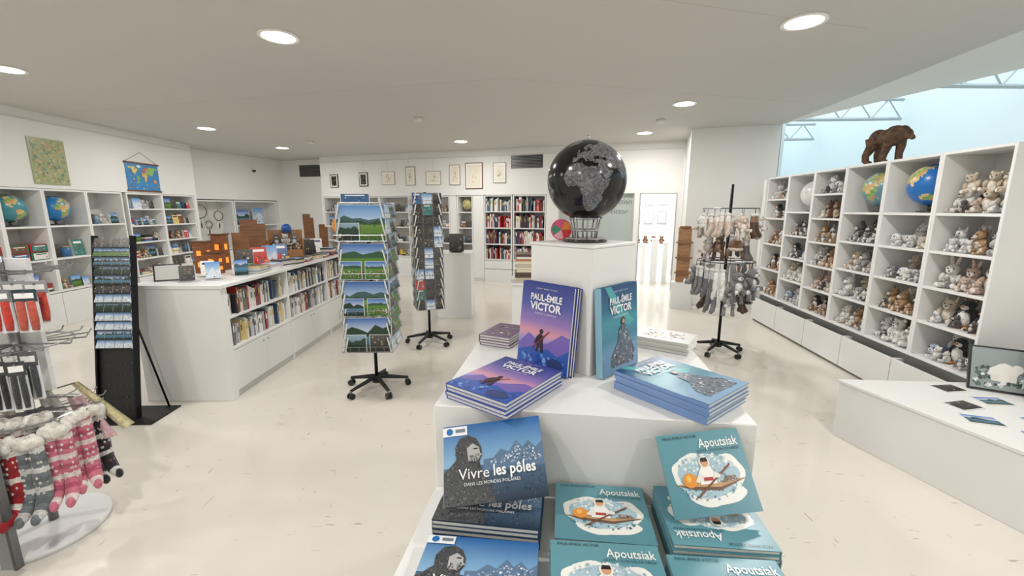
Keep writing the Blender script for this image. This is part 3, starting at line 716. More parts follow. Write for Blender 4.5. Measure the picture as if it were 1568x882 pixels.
# ================= leaflet rack =================
mb=MB(T3(-3.13,3.14,0)@RZ(.04))
mb.box(-.17,.32,-.1,.22,0,.012,BLACK)
with mb.at(T3(0,0,.012)@RX(-.155)):
    mb.box(-.145,.145,.0,.02,.0,1.43,BLACK,MATTE)
    for s in (-1,1): mb.box(s*.145-.007,s*.145+.007,-.025,.025,.0,1.45,(40,40,44),METAL)
    for r_ in range(5):
        for c in range(6): mb.ell((-.115+.046*c,-.003,.08+.09*r_),(.006,.003,.006),(90,90,92),METAL,6,4)
    for r_ in range(12):
        z=.56+.072*r_
        kd=['snow','lake','snow','snow','forest','snow','dark','lake','forest','lake','meadow','dark'][r_]
        for c in range(4):
            with mb.at(T3(-.107+.0713*c,-.03,z)@RX(-.2)@plane((0,0,0),(1,0,0),(0,0,1))):
                mb.box(-.033,.033,0,.082,-.006,0,(240,240,240),GLOSS); photo(mb,.066,.082,kd)
        mb.box(-.14,.14,-.04,-.037,z,z+.008,(50,50,54),METAL)
mb.tube([(.14,.13,.75),(.24,.2,.012)],.008,BLACK,METAL,6)
mb.build('leaflet_rack')

# ================= postcard racks =================
def rack(name,x,y,z0,z1,half,cols,rows,kinds,front=None,br=.28,yaw=0):
    mb=MB(T3(x,y,0)@RZ(yaw)); star_base(mb,0,0,br)
    mb.cyl((0,0,.1),.016,z1-.08,(60,60,62),METAL,12)
    W=(150,152,155); hw=half-.035
    for z in (z0,z1):
        mb.tube([(-hw,-hw,z),(hw,-hw,z),(hw,hw,z),(-hw,hw,z),(-hw,-hw,z)],.005,W,METAL,5)
        mb.tube([(-hw,-hw,z),(hw,hw,z)],.004,W,METAL,4); mb.tube([(hw,-hw,z),(-hw,hw,z)],.004,W,METAL,4)
    for k in range(4):
        with mb.at(RZ(k*math.pi/2)):
            mb.tube([(-hw,-hw,z0),(-hw,-hw,z1)],.005,W,METAL,5)
            if k==0 and front:
                n=len(front); rh=(z1-z0)/n
                for r_,(kd,k2,k3) in enumerate(front):
                    z=z1-rh*(r_+1)+.01
                    with mb.at(T3(0,-half+.02,z)@RX(-.05)@plane((0,0,0),(1,0,0),(0,0,1))):
                        mb.box(-half+.01,half-.01,0,rh*.93,-.012,0,(230,230,228),GLOSS)
                        photo(mb,half*2-.03,rh*.92,kd)
                        for s,kk in ((-1,k2),(1,k3)):
                            if kk:
                                with mb.at(T3(s*(half/2-.005),.0,.003)):
                                    mb.box(-half/2+.018,half/2-.018,0,rh*.47,-.002,.002,(240,240,240),GLOSS)
                                    with mb.at(T3(0,0,.002)): photo(mb,half-.045,rh*.46,kk)
                    mb.tube([(-half,-half-.012,z+.0),(half,-half-.012,z)],.003,W,METAL,4); mb.tube([(-half,-half-.016,z+.05),(half,-half-.016,z+.05)],.0025,W,METAL,4)
                    for c in range(7):
                        cx=-half+c*half/3; mb.tube([(cx,-half-.016,z+.05),(cx,-half-.012,z),(cx,-half+.03,z)],.0025,W,METAL,4)
                continue
            rh=(z1-z0)/rows; cw=2*half/cols
            for r_ in range(rows):
                z=z1-rh*(r_+1)+.005
                for c in range(cols):
                    cx=-half+cw*(c+.5)
                    with mb.at(T3(cx,-half+.012,z)@RX(-.22)@plane((0,0,0),(1,0,0),(0,0,1))):
                        h_=min(rh*1.05,.15); w_=cw*.86
                        mb.box(-w_/2,w_/2,0,h_,-.012,0,(228,228,224),GLOSS); photo(mb,w_,h_,random.choice(kinds))
                        mb.tube([(-w_/2-.004,h_*.45,-.0),(-w_/2-.004,-.004,.006),(w_/2+.004,-.004,.006),(w_/2+.004,h_*.45,0)],.002,W,METAL,4)
                        mb.tube([(-w_/2-.004,h_*.3,.006),(w_/2+.004,h_*.3,.006)],.002,W,METAL,4)
    return mb.build(name)
rack('postcard_rack',-1.26,3.74,.42,1.70,.215,2,10,['lake','snow','forest','dark','crowd'],front=[('meadow','forest',None),('crowd','crowd','crowd'),('meadow','lake','crowd'),('lake','forest','dark')],yaw=.04)
rack('postcard_rack',-1.03,5.13,.46,1.83,.175,3,11,['dark','dark','dark','dark','snow','text'],yaw=.35)
mb=MB(T3(-1.24,3.74,0)@RZ(.02))
with mb.at(plane((-.06,-.16,1.71),(1,0,0),(0,0,1))): mb.box(-.12,.12,0,.07,-.003,0,(235,232,225),GLOSS); photo(mb,.23,.065,'text')
mb.build('rack_header_card')

# ================= plush stand (right) =================
mb=MB(); px,py=2.42,4.78; star_base(mb,px,py,.27,5,.1)
mb.cyl((px,py,.1),.016,1.82,(45,45,48),METAL,12)
for z,r in ((1.66,.28),(1.08,.30)):
    pts=[(px+r*math.cos(k*math.pi/12),py+r*math.sin(k*math.pi/12),z) for k in range(25)]; mb.tube(pts,.006,(90,90,92),METAL,5)
    for k in range(6):
        a=k*math.pi/3; mb.tube([(px,py,z),(px+r*math.cos(a),py+r*math.sin(a),z)],.006,(90,90,92),METAL,5)
mb.build('display_carousel')
mb=MB()
P1=[((238,235,230),(250,250,248)),((92,66,50),(150,118,90)),((130,98,74),(225,210,190)),((240,238,234),(215,200,185)),((120,116,114),(235,233,230)),((225,205,190),(245,238,230))]
P2=[((132,134,138),(240,240,240)),((240,239,236),(250,250,250)),((112,112,116),(200,200,204)),((158,156,154),(235,235,235)),((90,72,60),(220,215,210))]
for z,r,n,hh,PP in ((1.66,.28,12,.25,P1),(1.42,.2,8,.26,P1),(1.08,.30,12,.34,P2),(.86,.2,7,.3,P2)):
    for k in range(n):
        a=2*math.pi*k/n+U(-.12,.12); zz_=z+U(-.03,.0); x,y=px+r*math.cos(a),py+r*math.sin(a); pal=random.choice(PP)
        kd=random.choice(['bear','rabbit','sock','sock','bear' if z>1.3 else 'sock','hat' if z>1.3 else 'sock'])
        mb.tube([(x,y,z),(x,y,zz_-.05)],.003,(60,60,60),METAL,4)
        with mb.at(T3(x,y,zz_-.05)@RZ(a+math.pi/2)):
            if kd=='sock':
                for s in (-1,1):
                    c1,c2=pal; L_=hh*.95
                    pts=[(s*.03,0,0),(s*.034,0,-L_*.35),(s*.038,-.005,-L_*.65),(s*.042,-.02,-L_*.85),(s*.042,-.06,-L_*.98)]
                    mb.tube(pts,[.025,.028,.03,.034,.02],[c2,c1,c1,c1],PLUSH,8,flat=.8)
                    mb.ell((s*.03,0,-.01),(.034,.03,.02),(240,238,232),PLUSH,8,5)
            elif kd=='hat':
                mb.ell((0,0,-.09),(.075,.07,.07),pal[0],PLUSH,12,8); mb.ell((0,0,-.13),(.08,.075,.028),pal[1],PLUSH,12,6); mb.ell((0,0,-.015),(.028,.028,.028),(240,238,232),PLUSH,8,6)
                for s in (-1,1): mb.tube([(s*.07,0,-.13),(s*.08,0,-.24)],[.02,.014],pal[0],PLUSH,7)
            else:
                h_=hh*.7
                plush(mb,0,0,-h_*1.02,h_,kd,0,pal)
                for s in (-1,1): mb.tube([(s*.04,-.02,-h_*.9),(s*.05,-.02,-hh*1.05)],[.016,.022],pal[0],PLUSH,7)
mb.build('hanging_plush_accessories')
mb=MB(T3(2.84,7.0,0)@RZ(-.3)); 
mb.box(-.16,.16,-.05,.15,0,.45,WHITE,SHELF); mb.box(-.1,.1,0,.1,0.45,1.35,(172,128,90),WOOD); mb.cyl((0,.05,1.35),.09,.03,(150,108,74),WOOD,16)
for z in (.6,.85,1.1): mb.box(-.13,.13,-.04,0,z,z+.025,(150,108,74),WOOD)
mb.build('wooden_display_stand')

# ================= plinth behind =================
mb=MB(); mb.box(0,.55,4.4,4.95,0,.86,WHITE,SHELF); mb.box(-.01,.56,4.39,4.96,.86,.88,WHITE,SHELF); mb.build('display_plinth',bevel=.003)
mb=MB(); zz=.881
for q in range(11):
    d=U(.02,.035); o=U(-.01,.01); mb.box(.04+o,.22+o,4.45,4.7,zz,zz+d-.002,random.choice([(225,215,190),(190,120,80),(235,232,225),(90,70,60),(200,190,170)]),GLOSS); zz+=d
mb.build('stack_of_books')
mb=MB(); mb.box(-1.15,-.62,6.35,6.9,0,.98,WHITE,SHELF); mb.box(-1.16,-.61,6.34,6.91,.98,1.0,WHITE,SHELF); mb.build('display_plinth',bevel=.003)
mb=MB(); picbox(mb,-.85,6.5,1.014,.22,.28,.03,'dark',.3,.1); mb.box(-.93,-.77,6.47,6.6,1.001,1.006,(60,60,60),MATTE); mb.build('display_books')

# ================= central podium =================
PM=T3(.283,1.594,0)@RZ(math.atan2(-.133,.991))
Z1,Z2=1.05,.77; ZC=1.526
mb=MB(PM)
mb.box(-.475,.475,-.425,.425,0,Z1,WHITE,SHELF)
mb.box(-.475,.475,-1.15,-.427,0,Z2,WHITE,SHELF)
mb.build('tiered_display_podium',bevel=.003)
mb=MB(T3(.28,1.665,0)@RZ(math.pi/4)); mb.box(-.145,.145,-.145,.145,Z1,ZC-.012,WHITE,SHELF); mb.box(-.147,.147,-.147,.147,ZC-.011,ZC,WHITE,SHELF)
mb.build('podium_column',bevel=.002)
m_bglobe=painted('black_globe',.16,namt=.4,nscale=22)
def land_bk(lon,lat):
    s=math.sin(lon*.21)+math.cos(lat*.33+lon*.1)+math.sin(lon*.07-lat*.19)
    bl=((math.floor(s*2))%4); g=[104,122,138,112][bl]
    e=abs((s*2)%1)
    if e<.10: g=60
    return (g,g,g+6)
mb=MB(); c=(.284,1.665,1.757)
globe(mb,c,.149,17,16,1.25,(9,9,12),land_bk,rot=math.atan2(-1.665,-.284)+math.pi/2)
mb.ell((c[0],c[1],c[2]+.155),(.008,.008,.012),(170,170,170),METAL)
mb.cyl((c[0],c[1],ZC+.001),.085,.010,(60,50,42),GLOSS,36); mb.cyl((c[0],c[1],ZC+.011),.078,.004,(170,170,168),METAL,36)
for k in range(8):
    a=k*math.pi/4; ca,sa=math.cos(a),math.sin(a)
    mb.tube([(c[0]+.045*ca,c[1]+.045*sa,ZC+.013),(c[0]+.05*ca,c[1]+.05*sa,ZC+.05),(c[0]+.062*ca,c[1]+.062*sa,ZC+.097)],.0035,(165,165,165),METAL,6)
for r,z in ((.05,ZC+.045),(.06,ZC+.09)):
    mb.tube([(c[0]+r*math.cos(k*math.pi/14),c[1]+r*math.sin(k*math.pi/14),z) for k in range(29)],.0035,(170,170,170),METAL,6)
mt=list(MATS); mt[GLOSS]=m_bglobe
mb.build('black_globe',mats=mt)
mb=MB()
with mb.at(T3(.20,1.74,ZC+.001)):
    mb.tube([(0,-.008,.042),(0,.008,.042)],.042,(230,80,120),GLOSS,28,ref=(0,0,1))
    with mb.at(plane((0,-.0085,0.042),(1,0,0),(0,0,1))): 
        for k,cc in enumerate([(240,150,60),(230,90,140),(60,150,120),(250,190,200),(225,60,70)]):
            a=k*1.256; mb.p2([(0,0),(.038*math.cos(a),.038*math.sin(a)),(.04*math.cos(a+.6),.04*math.sin(a+.6)),(.038*math.cos(a+1.2),.038*math.sin(a+1.2))],.0006+.0003*k,cc)
mb.build('colourful_round_tin')

# ---- covers ----
def blob(cx,cy,rx,ry,n=20,w=.12,ph=0,k=5):
    return [(cx+rx*(1+w*math.sin(k*a+ph))*math.cos(a),cy+ry*(1+w*math.cos((k-1)*a+ph))*math.sin(a)) for a in [2*math.pi*i/n for i in range(n)]]
def cover_poles(mb,w,h):
    e=.0005
    mb.grad(0,h*.45,w,h,(140,182,214),(42,104,170),e); mb.grad(0,0,w,h*.46,(34,50,68),(84,112,140),e)
    mb.p2([(w*.4,h*.38),(w,h*.38),(w,h*.68),(w*.93,h*.60),(w*.86,h*.70),(w*.8,h*.62),(w*.74,h*.72),(w*.66,h*.58),(w*.58,h*.63),(w*.5,h*.53),(w*.4,h*.52)],e*2,(96,122,152))
    P=[(w*.42,h*.45),(w*.97,h*.45),(w*.97,h*.62),(w*.93,h*.56),(w*.86,h*.66),(w*.8,h*.58),(w*.74,h*.68),(w*.66,h*.55),(w*.5,h*.5)]
    mottle(mb,P,260,[(205,214,226),(180,196,214),(80,100,125),(150,170,195),(232,238,244),(105,130,160)],h*.022,e*3)
    mottle(mb,[(w*.4,h*.04),(w*.97,h*.04),(w*.97,h*.36),(w*.4,h*.36)],120,[(50,66,84),(66,84,104),(34,48,64),(76,94,112)],h*.025,e*2)
    P=[(0,0),(w*.50,0),(w*.46,h*.2),(w*.38,h*.4),(w*.36,h*.5),(w*.39,h*.58),(w*.385,h*.68),(w*.34,h*.80),(w*.26,h*.85),(w*.17,h*.82),(w*.12,h*.7),(w*.13,h*.55),(w*.05,h*.45),(0,h*.4)]
    mb.p2(P,e*4,(72,74,77)); P2_=[(max(a*.97,w*.02),max(b_*.98,h*.02)) for a,b_ in P]; mottle(mb,P2_,620,[(42,43,45),(86,88,91),(116,118,121),(58,59,61),(74,76,79),(98,100,103)],h*.022,e*5)
    mb.p2([(w*.25,h*.52),(w*.34,h*.5),(w*.375,h*.58),(w*.365,h*.68),(w*.3,h*.74),(w*.24,h*.68)],e*7,(180,180,180))
    mottle(mb,[(w*.25,h*.5),(w*.36,h*.5),(w*.36,h*.6),(w*.27,h*.6)],50,[(80,80,80),(130,130,130),(105,105,105)],h*.02,e*8)
    mb.p2([(w*.31,h*.66),(w*.35,h*.66),(w*.35,h*.675),(w*.31,h*.675)],e*9,(40,40,40))
    mb.p2([(w*.36,h*.62),(w*.40,h*.58),(w*.37,h*.57)],e*9,(175,175,175))
    text(mb,'Vivre',h*.19,w*.15,h*.3,e*10,(245,246,248),'LEFT',0)
    text(mb,'les pôles',h*.19,w*.49,h*.31,e*10,(250,250,252),'LEFT',.022,sx=.84)
    text(mb,'DANS LES MONDES POLAIRES',h*.055,w*.2,h*.22,e*10,(235,238,240),'LEFT',0)
    mb.p2([(w*.0,h*.86),(w*.25,h*.86),(w*.25,h*.98),(w*.0,h*.98)],e*7,(240,242,245)); mb.p2(blob(w*.07,h*.92,h*.045,h*.045,16,0),e*9,(30,110,180))
    mb.p2([(w*.13,h*.9),(w*.23,h*.9),(w*.23,h*.945),(w*.13,h*.945)],e*9,(120,130,140))
def cover_apout(mb,w,h):
    e=.0005
    mb.grad(0,0,w,h,(88,142,156),(100,154,166),e)
    W=(240,240,234)
    for cx,cy,rx,ry,ph in ((.5,.44,.36,.27,0),(.28,.5,.2,.2,1),(.72,.48,.21,.22,2),(.5,.3,.3,.2,1.5),(.36,.62,.18,.12,.5),(.62,.25,.26,.14,2.2)):
        mb.p2(blob(w*cx,h*cy,w*rx,h*ry,24,.06,ph),e*2+ph*.00005,W)
    mb.p2(blob(w*.5,h*.45,w*.36,h*.25,26,.05,1),e*3,(170,198,210))
    mottle(mb,blob(w*.5,h*.34,w*.36,h*.17,20,0),150,[(110,155,180),(235,240,240),(140,180,195),(80,125,150),(60,100,130)],h*.028,e*4)
    mottle(mb,blob(w*.5,h*.6,w*.32,h*.12,20,0),110,[(240,242,240),(200,215,220),(225,232,232),(150,180,195)],h*.035,e*4)
    mb.p2([(w*.1,h*.38),(w*.3,h*.31),(w*.6,h*.28),(w*.93,h*.40),(w*.65,h*.37),(w*.35,h*.40)],e*6,(196,156,112)); mb.p2([(w*.1,h*.38),(w*.3,h*.31),(w*.6,h*.28),(w*.93,h*.40),(w*.6,h*.315),(w*.3,h*.345)],e*7,(110,76,54))
    mb.p2([(w*.3,h*.22),(w*.32,h*.21),(w*.78,h*.56),(w*.77,h*.58)],e*9,(120,70,45))
    mb.p2([(w*.38,h*.36),(w*.58,h*.36),(w*.57,h*.5),(w*.53,h*.58),(w*.44,h*.58),(w*.39,h*.5)],e*8,(246,244,238)); mb.p2(blob(w*.485,h*.62,w*.065,h*.075,18,.03),e*9,(240,236,226))
    mb.p2(blob(w*.485,h*.615,w*.043,h*.052,16,0),e*10,(214,160,120)); mb.p2([(w*.44,h*.625),(w*.53,h*.625),(w*.52,h*.675),(w*.45,h*.675)],e*11,(30,26,26))
    mb.p2([(w*.39,h*.5),(w*.33,h*.4),(w*.37,h*.38),(w*.43,h*.46)],e*10,(235,232,226)); mb.p2([(w*.57,h*.5),(w*.64,h*.46),(w*.62,h*.42),(w*.55,h*.43)],e*10,(235,232,226))
    mb.p2([(w*.43,h*.4),(w*.54,h*.4),(w*.54,h*.44),(w*.43,h*.44)],e*11,(180,60,50))
    mb.p2(blob(w*.27,h*.42,w*.085,h*.085,20,.02),e*9,(232,150,56)); mb.p2(blob(w*.255,h*.44,w*.03,h*.04,12,0),e*10,(245,190,100))
    mb.p2([(w*.63,h*.36),(w*.82,h*.38),(w*.8,h*.43),(w*.7,h*.44)],e*8,(130,110,96)); mottle(mb,[(w*.63,h*.35),(w*.84,h*.38),(w*.8,h*.45),(w*.66,h*.43)],24,[(90,70,60),(200,190,180)],h*.018,e*9)
    text(mb,'Apoutsiak',h*.16,w*.95,h*.80,e*5,(245,248,246),'RIGHT',.012,sx=.78)
    text(mb,'LE PETIT FLOCON DE NEIGE',h*.043,w*.95,h*.745,e*5,(30,60,75),'RIGHT')
    text(mb,'PAUL-ÉMILE VICTOR',h*.05,w*.06,h*.93,e*5,(24,50,62),'LEFT')
def cover_pev(mb,w,h,green=False):
    e=.0005
    if not green:
        st=[(0,(90,140,215)),(.18,(60,110,200)),(.3,(150,150,215)),(.42,(220,155,170)),(.55,(150,122,185)),(.75,(82,90,164)),(1,(46,62,134))]
    else:
        st=[(0,(170,205,225)),(.2,(130,175,205)),(.4,(70,135,160)),(.6,(66,150,165)),(.75,(40,108,140)),(1,(24,68,118))]
    for (a,ca),(b_,cb) in zip(st[:-1],st[1:]): mb.grad(0,h*a,w,h*b_,ca,cb,e)
    if not green:
        mb.p2([(0,h*.25),(w*.2,h*.40),(w*.3,h*.37),(w*.45,h*.30),(w*.6,h*.33),(w*.85,h*.46),(w,h*.44),(w,h*.2),(0,h*.2)],e*2,(120,100,180))
        mb.p2([(0,0),(w,0),(w,h*.3),(w*.8,h*.2),(w*.6,h*.26),(w*.45,h*.22),(w*.3,h*.25),(0,h*.17)],e*3,(48,88,176))
        mottle(mb,[(w*.05,h*.03),(w*.95,h*.03),(w*.95,h*.2),(w*.05,h*.15)],40,[(90,140,220),(40,70,150),(130,170,230)],w*.06,e*4)
        mb.p2(blob(w*.76,h*.1,w*.16,h*.075,18,.05),e*5,(50,66,120)); 
        D=(38,26,40)
        mb.p2([(w*.37,h*.2),(w*.41,h*.2),(w*.44,h*.29),(w*.48,h*.2),(w*.52,h*.2),(w*.5,h*.33),(w*.51,h*.40),(w*.43,h*.42),(w*.38,h*.38),(w*.4,h*.3)],e*6,D); mb.p2(blob(w*.46,h*.445,w*.035,h*.03,12,0),e*6,D)
        mb.p2([(w*.3,h*.24),(w*.32,h*.235),(w*.62,h*.46),(w*.61,h*.47)],e*7,(120,40,40)); mb.p2([(w*.38,h*.38),(w*.33,h*.30),(w*.36,h*.29),(w*.42,h*.35)],e*7,D)
    else:
        mb.p2([(w*.1,h),(w*.25,h),(w*.6,h*.7),(w*.9,h*.55),(w*.7,h*.5),(w*.4,h*.68)],e*2,(80,170,175))
        mb.p2([(0,0),(w,0),(w,h*.26),(w*.75,h*.32),(w*.5,h*.22),(w*.25,h*.3),(0,h*.2)],e*3,(120,160,195))
        P=[(w*.2,h*.08),(w*.85,h*.06),(w*.9,h*.2),(w*.75,h*.36),(w*.66,h*.5),(w*.56,h*.56),(w*.45,h*.5),(w*.42,h*.36),(w*.22,h*.22)]
        mb.p2(P,e*4,(96,110,126)); mottle(mb,P,220,[(50,60,74),(110,120,130),(160,165,168),(100,90,84),(70,82,100),(200,205,210)],w*.035,e*5)
        mb.p2(blob(w*.56,h*.585,w*.06,h*.045,14,0),e*6,(60,56,60)); mb.p2(blob(w*.565,h*.58,w*.035,h*.028,12,0),e*7,(196,150,125))
    text(mb,'PAUL-ÉMILE',h*.105,w*.5,h*.80,e*8,(240,240,245),'CENTER',.03,sx=.85)
    text(mb,'VICTOR',h*.125,w*.5,h*.69,e*8,(240,240,245),'CENTER',.035,sx=1.0)
    text(mb,'LE RÊVE ET L\'AVENTURE',h*.03,w*.5,h*.64,e*8,(220,215,235),'CENTER')
    text(mb,'DURANT   VERGNE   FLOQUET',h*.022,w*.5,h*.93,e*8,(220,220,235),'CENTER')
def stack(name,M,w,h,n,t,cov,coverfn,edge,page=(226,224,216),jit=.003):
    mb=MB(M); z=0
    for k in range(n):
        j=U(-jit,jit) if k<n-1 else 0; j2=U(-jit,jit) if k<n-1 else 0
        with mb.at(T3(j,j2,z)@RZ(U(-.006,.006) if k<n-1 else 0)):
            mb.box(0,w,0,h,0,.0015,cov,GLOSS); mb.box(.002,w-.003,.003,h-.003,.0015,t-.0015,page,MATTE); mb.box(0,w,0,h,t-.0015,t,cov,GLOSS); mb.box(-.001,.001,0,h,0,t,edge,GLOSS)
        z+=t+.0003
    with mb.at(T3(0,0,z-.0003)): coverfn(mb,w,h)
    return mb.build(name)
def flat(cx,cy,z,ang,w,h): return T3(cx,cy,z)@RZ(ang)@T3(-w/2,-h/2,0)
pev=lambda m,w,h:cover_pev(m,w,h,False); pevg=lambda m,w,h:cover_pev(m,w,h,True)
BW,BH=.245,.325
def leaning(name,BL,right,nrm_in,tilt,w,h,n,t,cov,fn,edge):
    up=Vector((nrm_in[0]*math.sin(tilt),nrm_in[1]*math.sin(tilt),math.cos(tilt)))
    M=plane(BL,right,up); T=n*(t+.0003)
    return stack(name,M@T3(0,0,-T),w,h,n,t,cov,fn,edge)
q=.7071
leaning('graphic_novel_stack',(.02,1.602,Z1+.006),(q,-q,0),(q,q),math.radians(6.5),BW,BH,3,.014,(60,70,150),pev,(150,170,225))
leaning('graphic_novel_stack',(.325,1.429,Z1+.004),(q,q,0),(-q,q),math.radians(4.0),BW,BH,2,.014,(40,100,130),pevg,(140,185,205))
stack('graphic_novel_stack',flat(-.02,1.335,Z1+.001,math.radians(-37),BW,BH*.97),BW,BH*.97,4,.0125,(70,90,170),pev,(130,150,210))
stack('graphic_novel_stack',flat(.545,1.305,Z1+.001,math.radians(38),BW,BH),BW,BH,5,.0125,(110,140,180),pevg,(120,150,200))
def plain(c): 
    def f(mb,w,h):
        mb.grad(0,0,w,h,c,c,.0005); mottle(mb,[(w*.15,h*.15),(w*.85,h*.15),(w*.85,h*.85),(w*.15,h*.85)],60,[(60,60,70),(180,150,120),(230,225,215),(150,90,80),(90,110,140)],w*.08,.001)
    return f
stack('paperback_stack',flat(-.035,1.90,Z1+.001,math.radians(-25),.15,.21),.15,.21,4,.012,(120,90,130),plain((110,90,120)),(90,60,110))
stack('paperback_stack',flat(.68,1.82,Z1+.001,math.radians(55),.17,.24),.17,.24,4,.012,(235,235,232),plain((225,225,222)),(215,215,210))
stack('paperback_stack',flat(.48,1.93,Z1+.001,math.radians(20),.13,.18),.13,.18,3,.012,(200,200,205),plain((200,205,210)),(190,190,200))

def tier(x,y,z,ang=0): return PM@T3(x,y,z)@RZ(ang)
VW,VH=.285,.215; AW,AH=.25,.225
stack('photo_book_stack',tier(-.412,-.425-.235,Z2+.001,.0),VW,VH,5,.0135,(40,60,85),cover_poles,(220,222,225))
stack('photo_book_stack',tier(-.405,-.425-.465,Z2+.001,.03),VW,VH,3,.0125,(40,60,85),cover_poles,(220,222,225))
def lean_front(name,x,y,z,ang,roll,tilt,w,h,cov,fn,edge):
    M=PM@T3(x,y,z)@RZ(ang)@RX(math.radians(90-tilt))@RZ(roll)
    return stack(name,M,w,h,1,.012,cov,fn,edge)
lean_front('photo_book',-.385,-.625,Z2+.079,.0,.19,43,VW,VH,(40,60,85),cover_poles,(220,222,225))
tl=(120,168,178)
stack('picture_book_stack',tier(-.085,-.425-.24,Z2+.001,.03),AW+.005,AH,5,.011,(88,142,156),cover_apout,tl)
stack('picture_book_stack',tier(-.085,-.425-.48,Z2+.001,.05),AW+.01,AH,5,.0125,(88,142,156),cover_apout,tl)
stack('picture_book_stack',tier(.445,-.432,Z2+.001,math.pi+.04),AW,AH,6,.012,(88,142,156),cover_apout,tl)
stack('picture_book_stack',tier(.195,-.425-.49,Z2+.001,.06),AW,AH,5,.0125,(88,142,156),cover_apout,tl)
lean_front('picture_book',.225,-.585,Z2+.078,.04,.15,38,AW*.9,AH*.93,(88,142,156),cover_apout,tl)

# ================= low table right =================
mb=MB(); P=[(2.39,2.92),(2.96,.7),(3.45,.7),(3.66,2.84),(3.28,2.86)]
mb.prism(P[::-1],.0,.405,WHITE,SHELF); cx,cy=3.2,1.9
mb.prism([(cx+(a-cx)*1.01,cy+(b_-cy)*1.01) for a,b_ in P[::-1]],.407,.43,WHITE,SHELF)
mb.build('low_display_table',bevel=.003)
mb=MB()
for k,(x,y,a,kd) in enumerate(((3.02,2.76,.1,'dark'),(3.1,2.56,-.1,'lake'),(2.85,2.5,.2,'dark'),(2.76,2.31,-.35,'lake'),(2.88,2.1,-.5,'lake'),(3.1,2.3,.2,'snow'),(3.2,2.08,.3,'text'))):
    with mb.at(T3(x,y,.431)@RZ(a)):
        mb.box(-.085,.085,-.06,.06,0,.004,(240,240,238),GLOSS)
        with mb.at(T3(0,-.053,.004)): photo(mb,.157,.106,kd)
mb.build('postcards')
mb=MB()
for x,y,w,h,yaw,kd in ((3.3,2.68,.34,.30,-.55,'bw'),(3.42,2.42,.34,.42,-.75,'snow')):
    with mb.at(T3(x,y,.437)@RZ(yaw)@RX(-.3)):
        mb.box(-w/2,w/2,0,.02,0,h,(30,30,32),GLOSS); mb.box(-w/2+.012,w/2-.012,-.002,0,.012,h-.012,(150,160,160),GLOSS)
        with mb.at(plane((0,-.003,.012),(1,0,0),(0,0,1))):
            W2=w/2-.03; mottle(mb,[(-W2,.02),(W2,.02),(W2,h*.5),(-W2,h*.5)],90,[(90,110,100),(60,80,80),(210,215,215),(235,235,235)],.025,.001)
            mb.p2(blob(0,h*.4,.07,.06,16,.1),.002,(238,236,228)); mb.p2(blob(.06,h*.5,.03,.03,12,0),.003,(238,236,228)); mb.p2([(-.06,h*.2),(-.03,h*.2),(-.02,h*.36),(-.06,h*.36)],.0025,(230,228,220)); mb.p2([(.03,h*.2),(.06,h*.2),(.06,h*.36),(.02,h*.36)],.0025,(230,228,220))
mb.build('framed_polar_print')

# ================= sock stand (left foreground) =================
sx,sy=-2.44,2.0
mb=MB(); 
mb.cyl((sx,sy-.05,0),.26,.03,(225,225,225),SHELF,40); mb.cyl((sx,sy,.03),.02,1.4,(150,150,152),METAL,12)
mb.box(sx-.16,sx+.13,sy-.30,sy-.275,.0,.66,(190,192,194),METAL); mb.box(sx+.13,sx+.145,sy-.302,sy-.272,.0,.66,(120,122,124),METAL)
mb.box(sx-.32,sx+.12,sy+.015,sy+.035,.75,1.42,(225,225,226),SHELF)
for z,r in ((1.36,.24),(1.0,.26),(.64,.27)):
    for k in range(12):
        a=-2.9+k*.42; mb.tube([(sx,sy,z),(sx+r*math.cos(a),sy+r*math.sin(a),z),(sx+r*1.05*math.cos(a),sy+r*1.05*math.sin(a),z+.02)],.004,(150,150,152),METAL,5)
    mb.tube([(sx+r*.8*math.cos(k*math.pi/10),sy+r*.8*math.sin(k*math.pi/10),z) for k in range(21)],.004,(150,150,152),METAL,5)
mb.build('sock_display_stand')
def sock(mb,x,y,z,yaw,cols,L_=.36,g=.78):
    with mb.at(T3(x,y,z)@RZ(yaw)@SC(g,g,1)):
        for s in (-1,1):
            n=14; pts=[];rad=[];cc=[]
            for k in range(n+1):
                t=k/n
                if t<.68: p=(s*.035,-.0,-L_*t*1.0)
                else:
                    u=(t-.68)/.32; p=(s*.037,-.10*u*u-.02*u,-L_*(.68+.3*math.sin(u*1.35)))
                pts.append(p); rad.append(.036+.006*math.sin(t*3.1) if t<.9 else .036-.012*(t-.9)*10*.8)
                cc.append(cols[k%len(cols)])
            mb.tube(pts,rad,cc[:n],PLUSH,10,flat=.75,ref=(1,0,0))
            mb.ell(pts[-1],(.022,.03,.026),cols[0],PLUSH,9,6)
            for q_ in range(22):
                k=random.randint(2,n-2); a=U(-2.6,-.5); mb.ell((pts[k][0]+.034*math.cos(a),pts[k][1]+.034*.9*math.sin(a),pts[k][2]),(.008,.004,.008),cols[1],PLUSH,5,4)
        for q_ in range(9):
            a=q_*.7; mb.ell((.045*math.cos(a),.03*math.sin(a),.0+U(-.012,.012)),(.036,.032,.028),(240,236,226),PLUSH,8,6)
RED=[(165,24,34),(235,228,218),(165,24,34),(165,24,34),(150,20,30)]; GRY=[(120,128,132),(225,225,222),(120,128,132),(105,112,116)]; PNK=[(214,120,140),(240,225,222),(214,120,140),(190,90,115)]; BLK=[(35,32,36),(225,222,220),(35,32,36),(60,35,45)]
mb=MB()
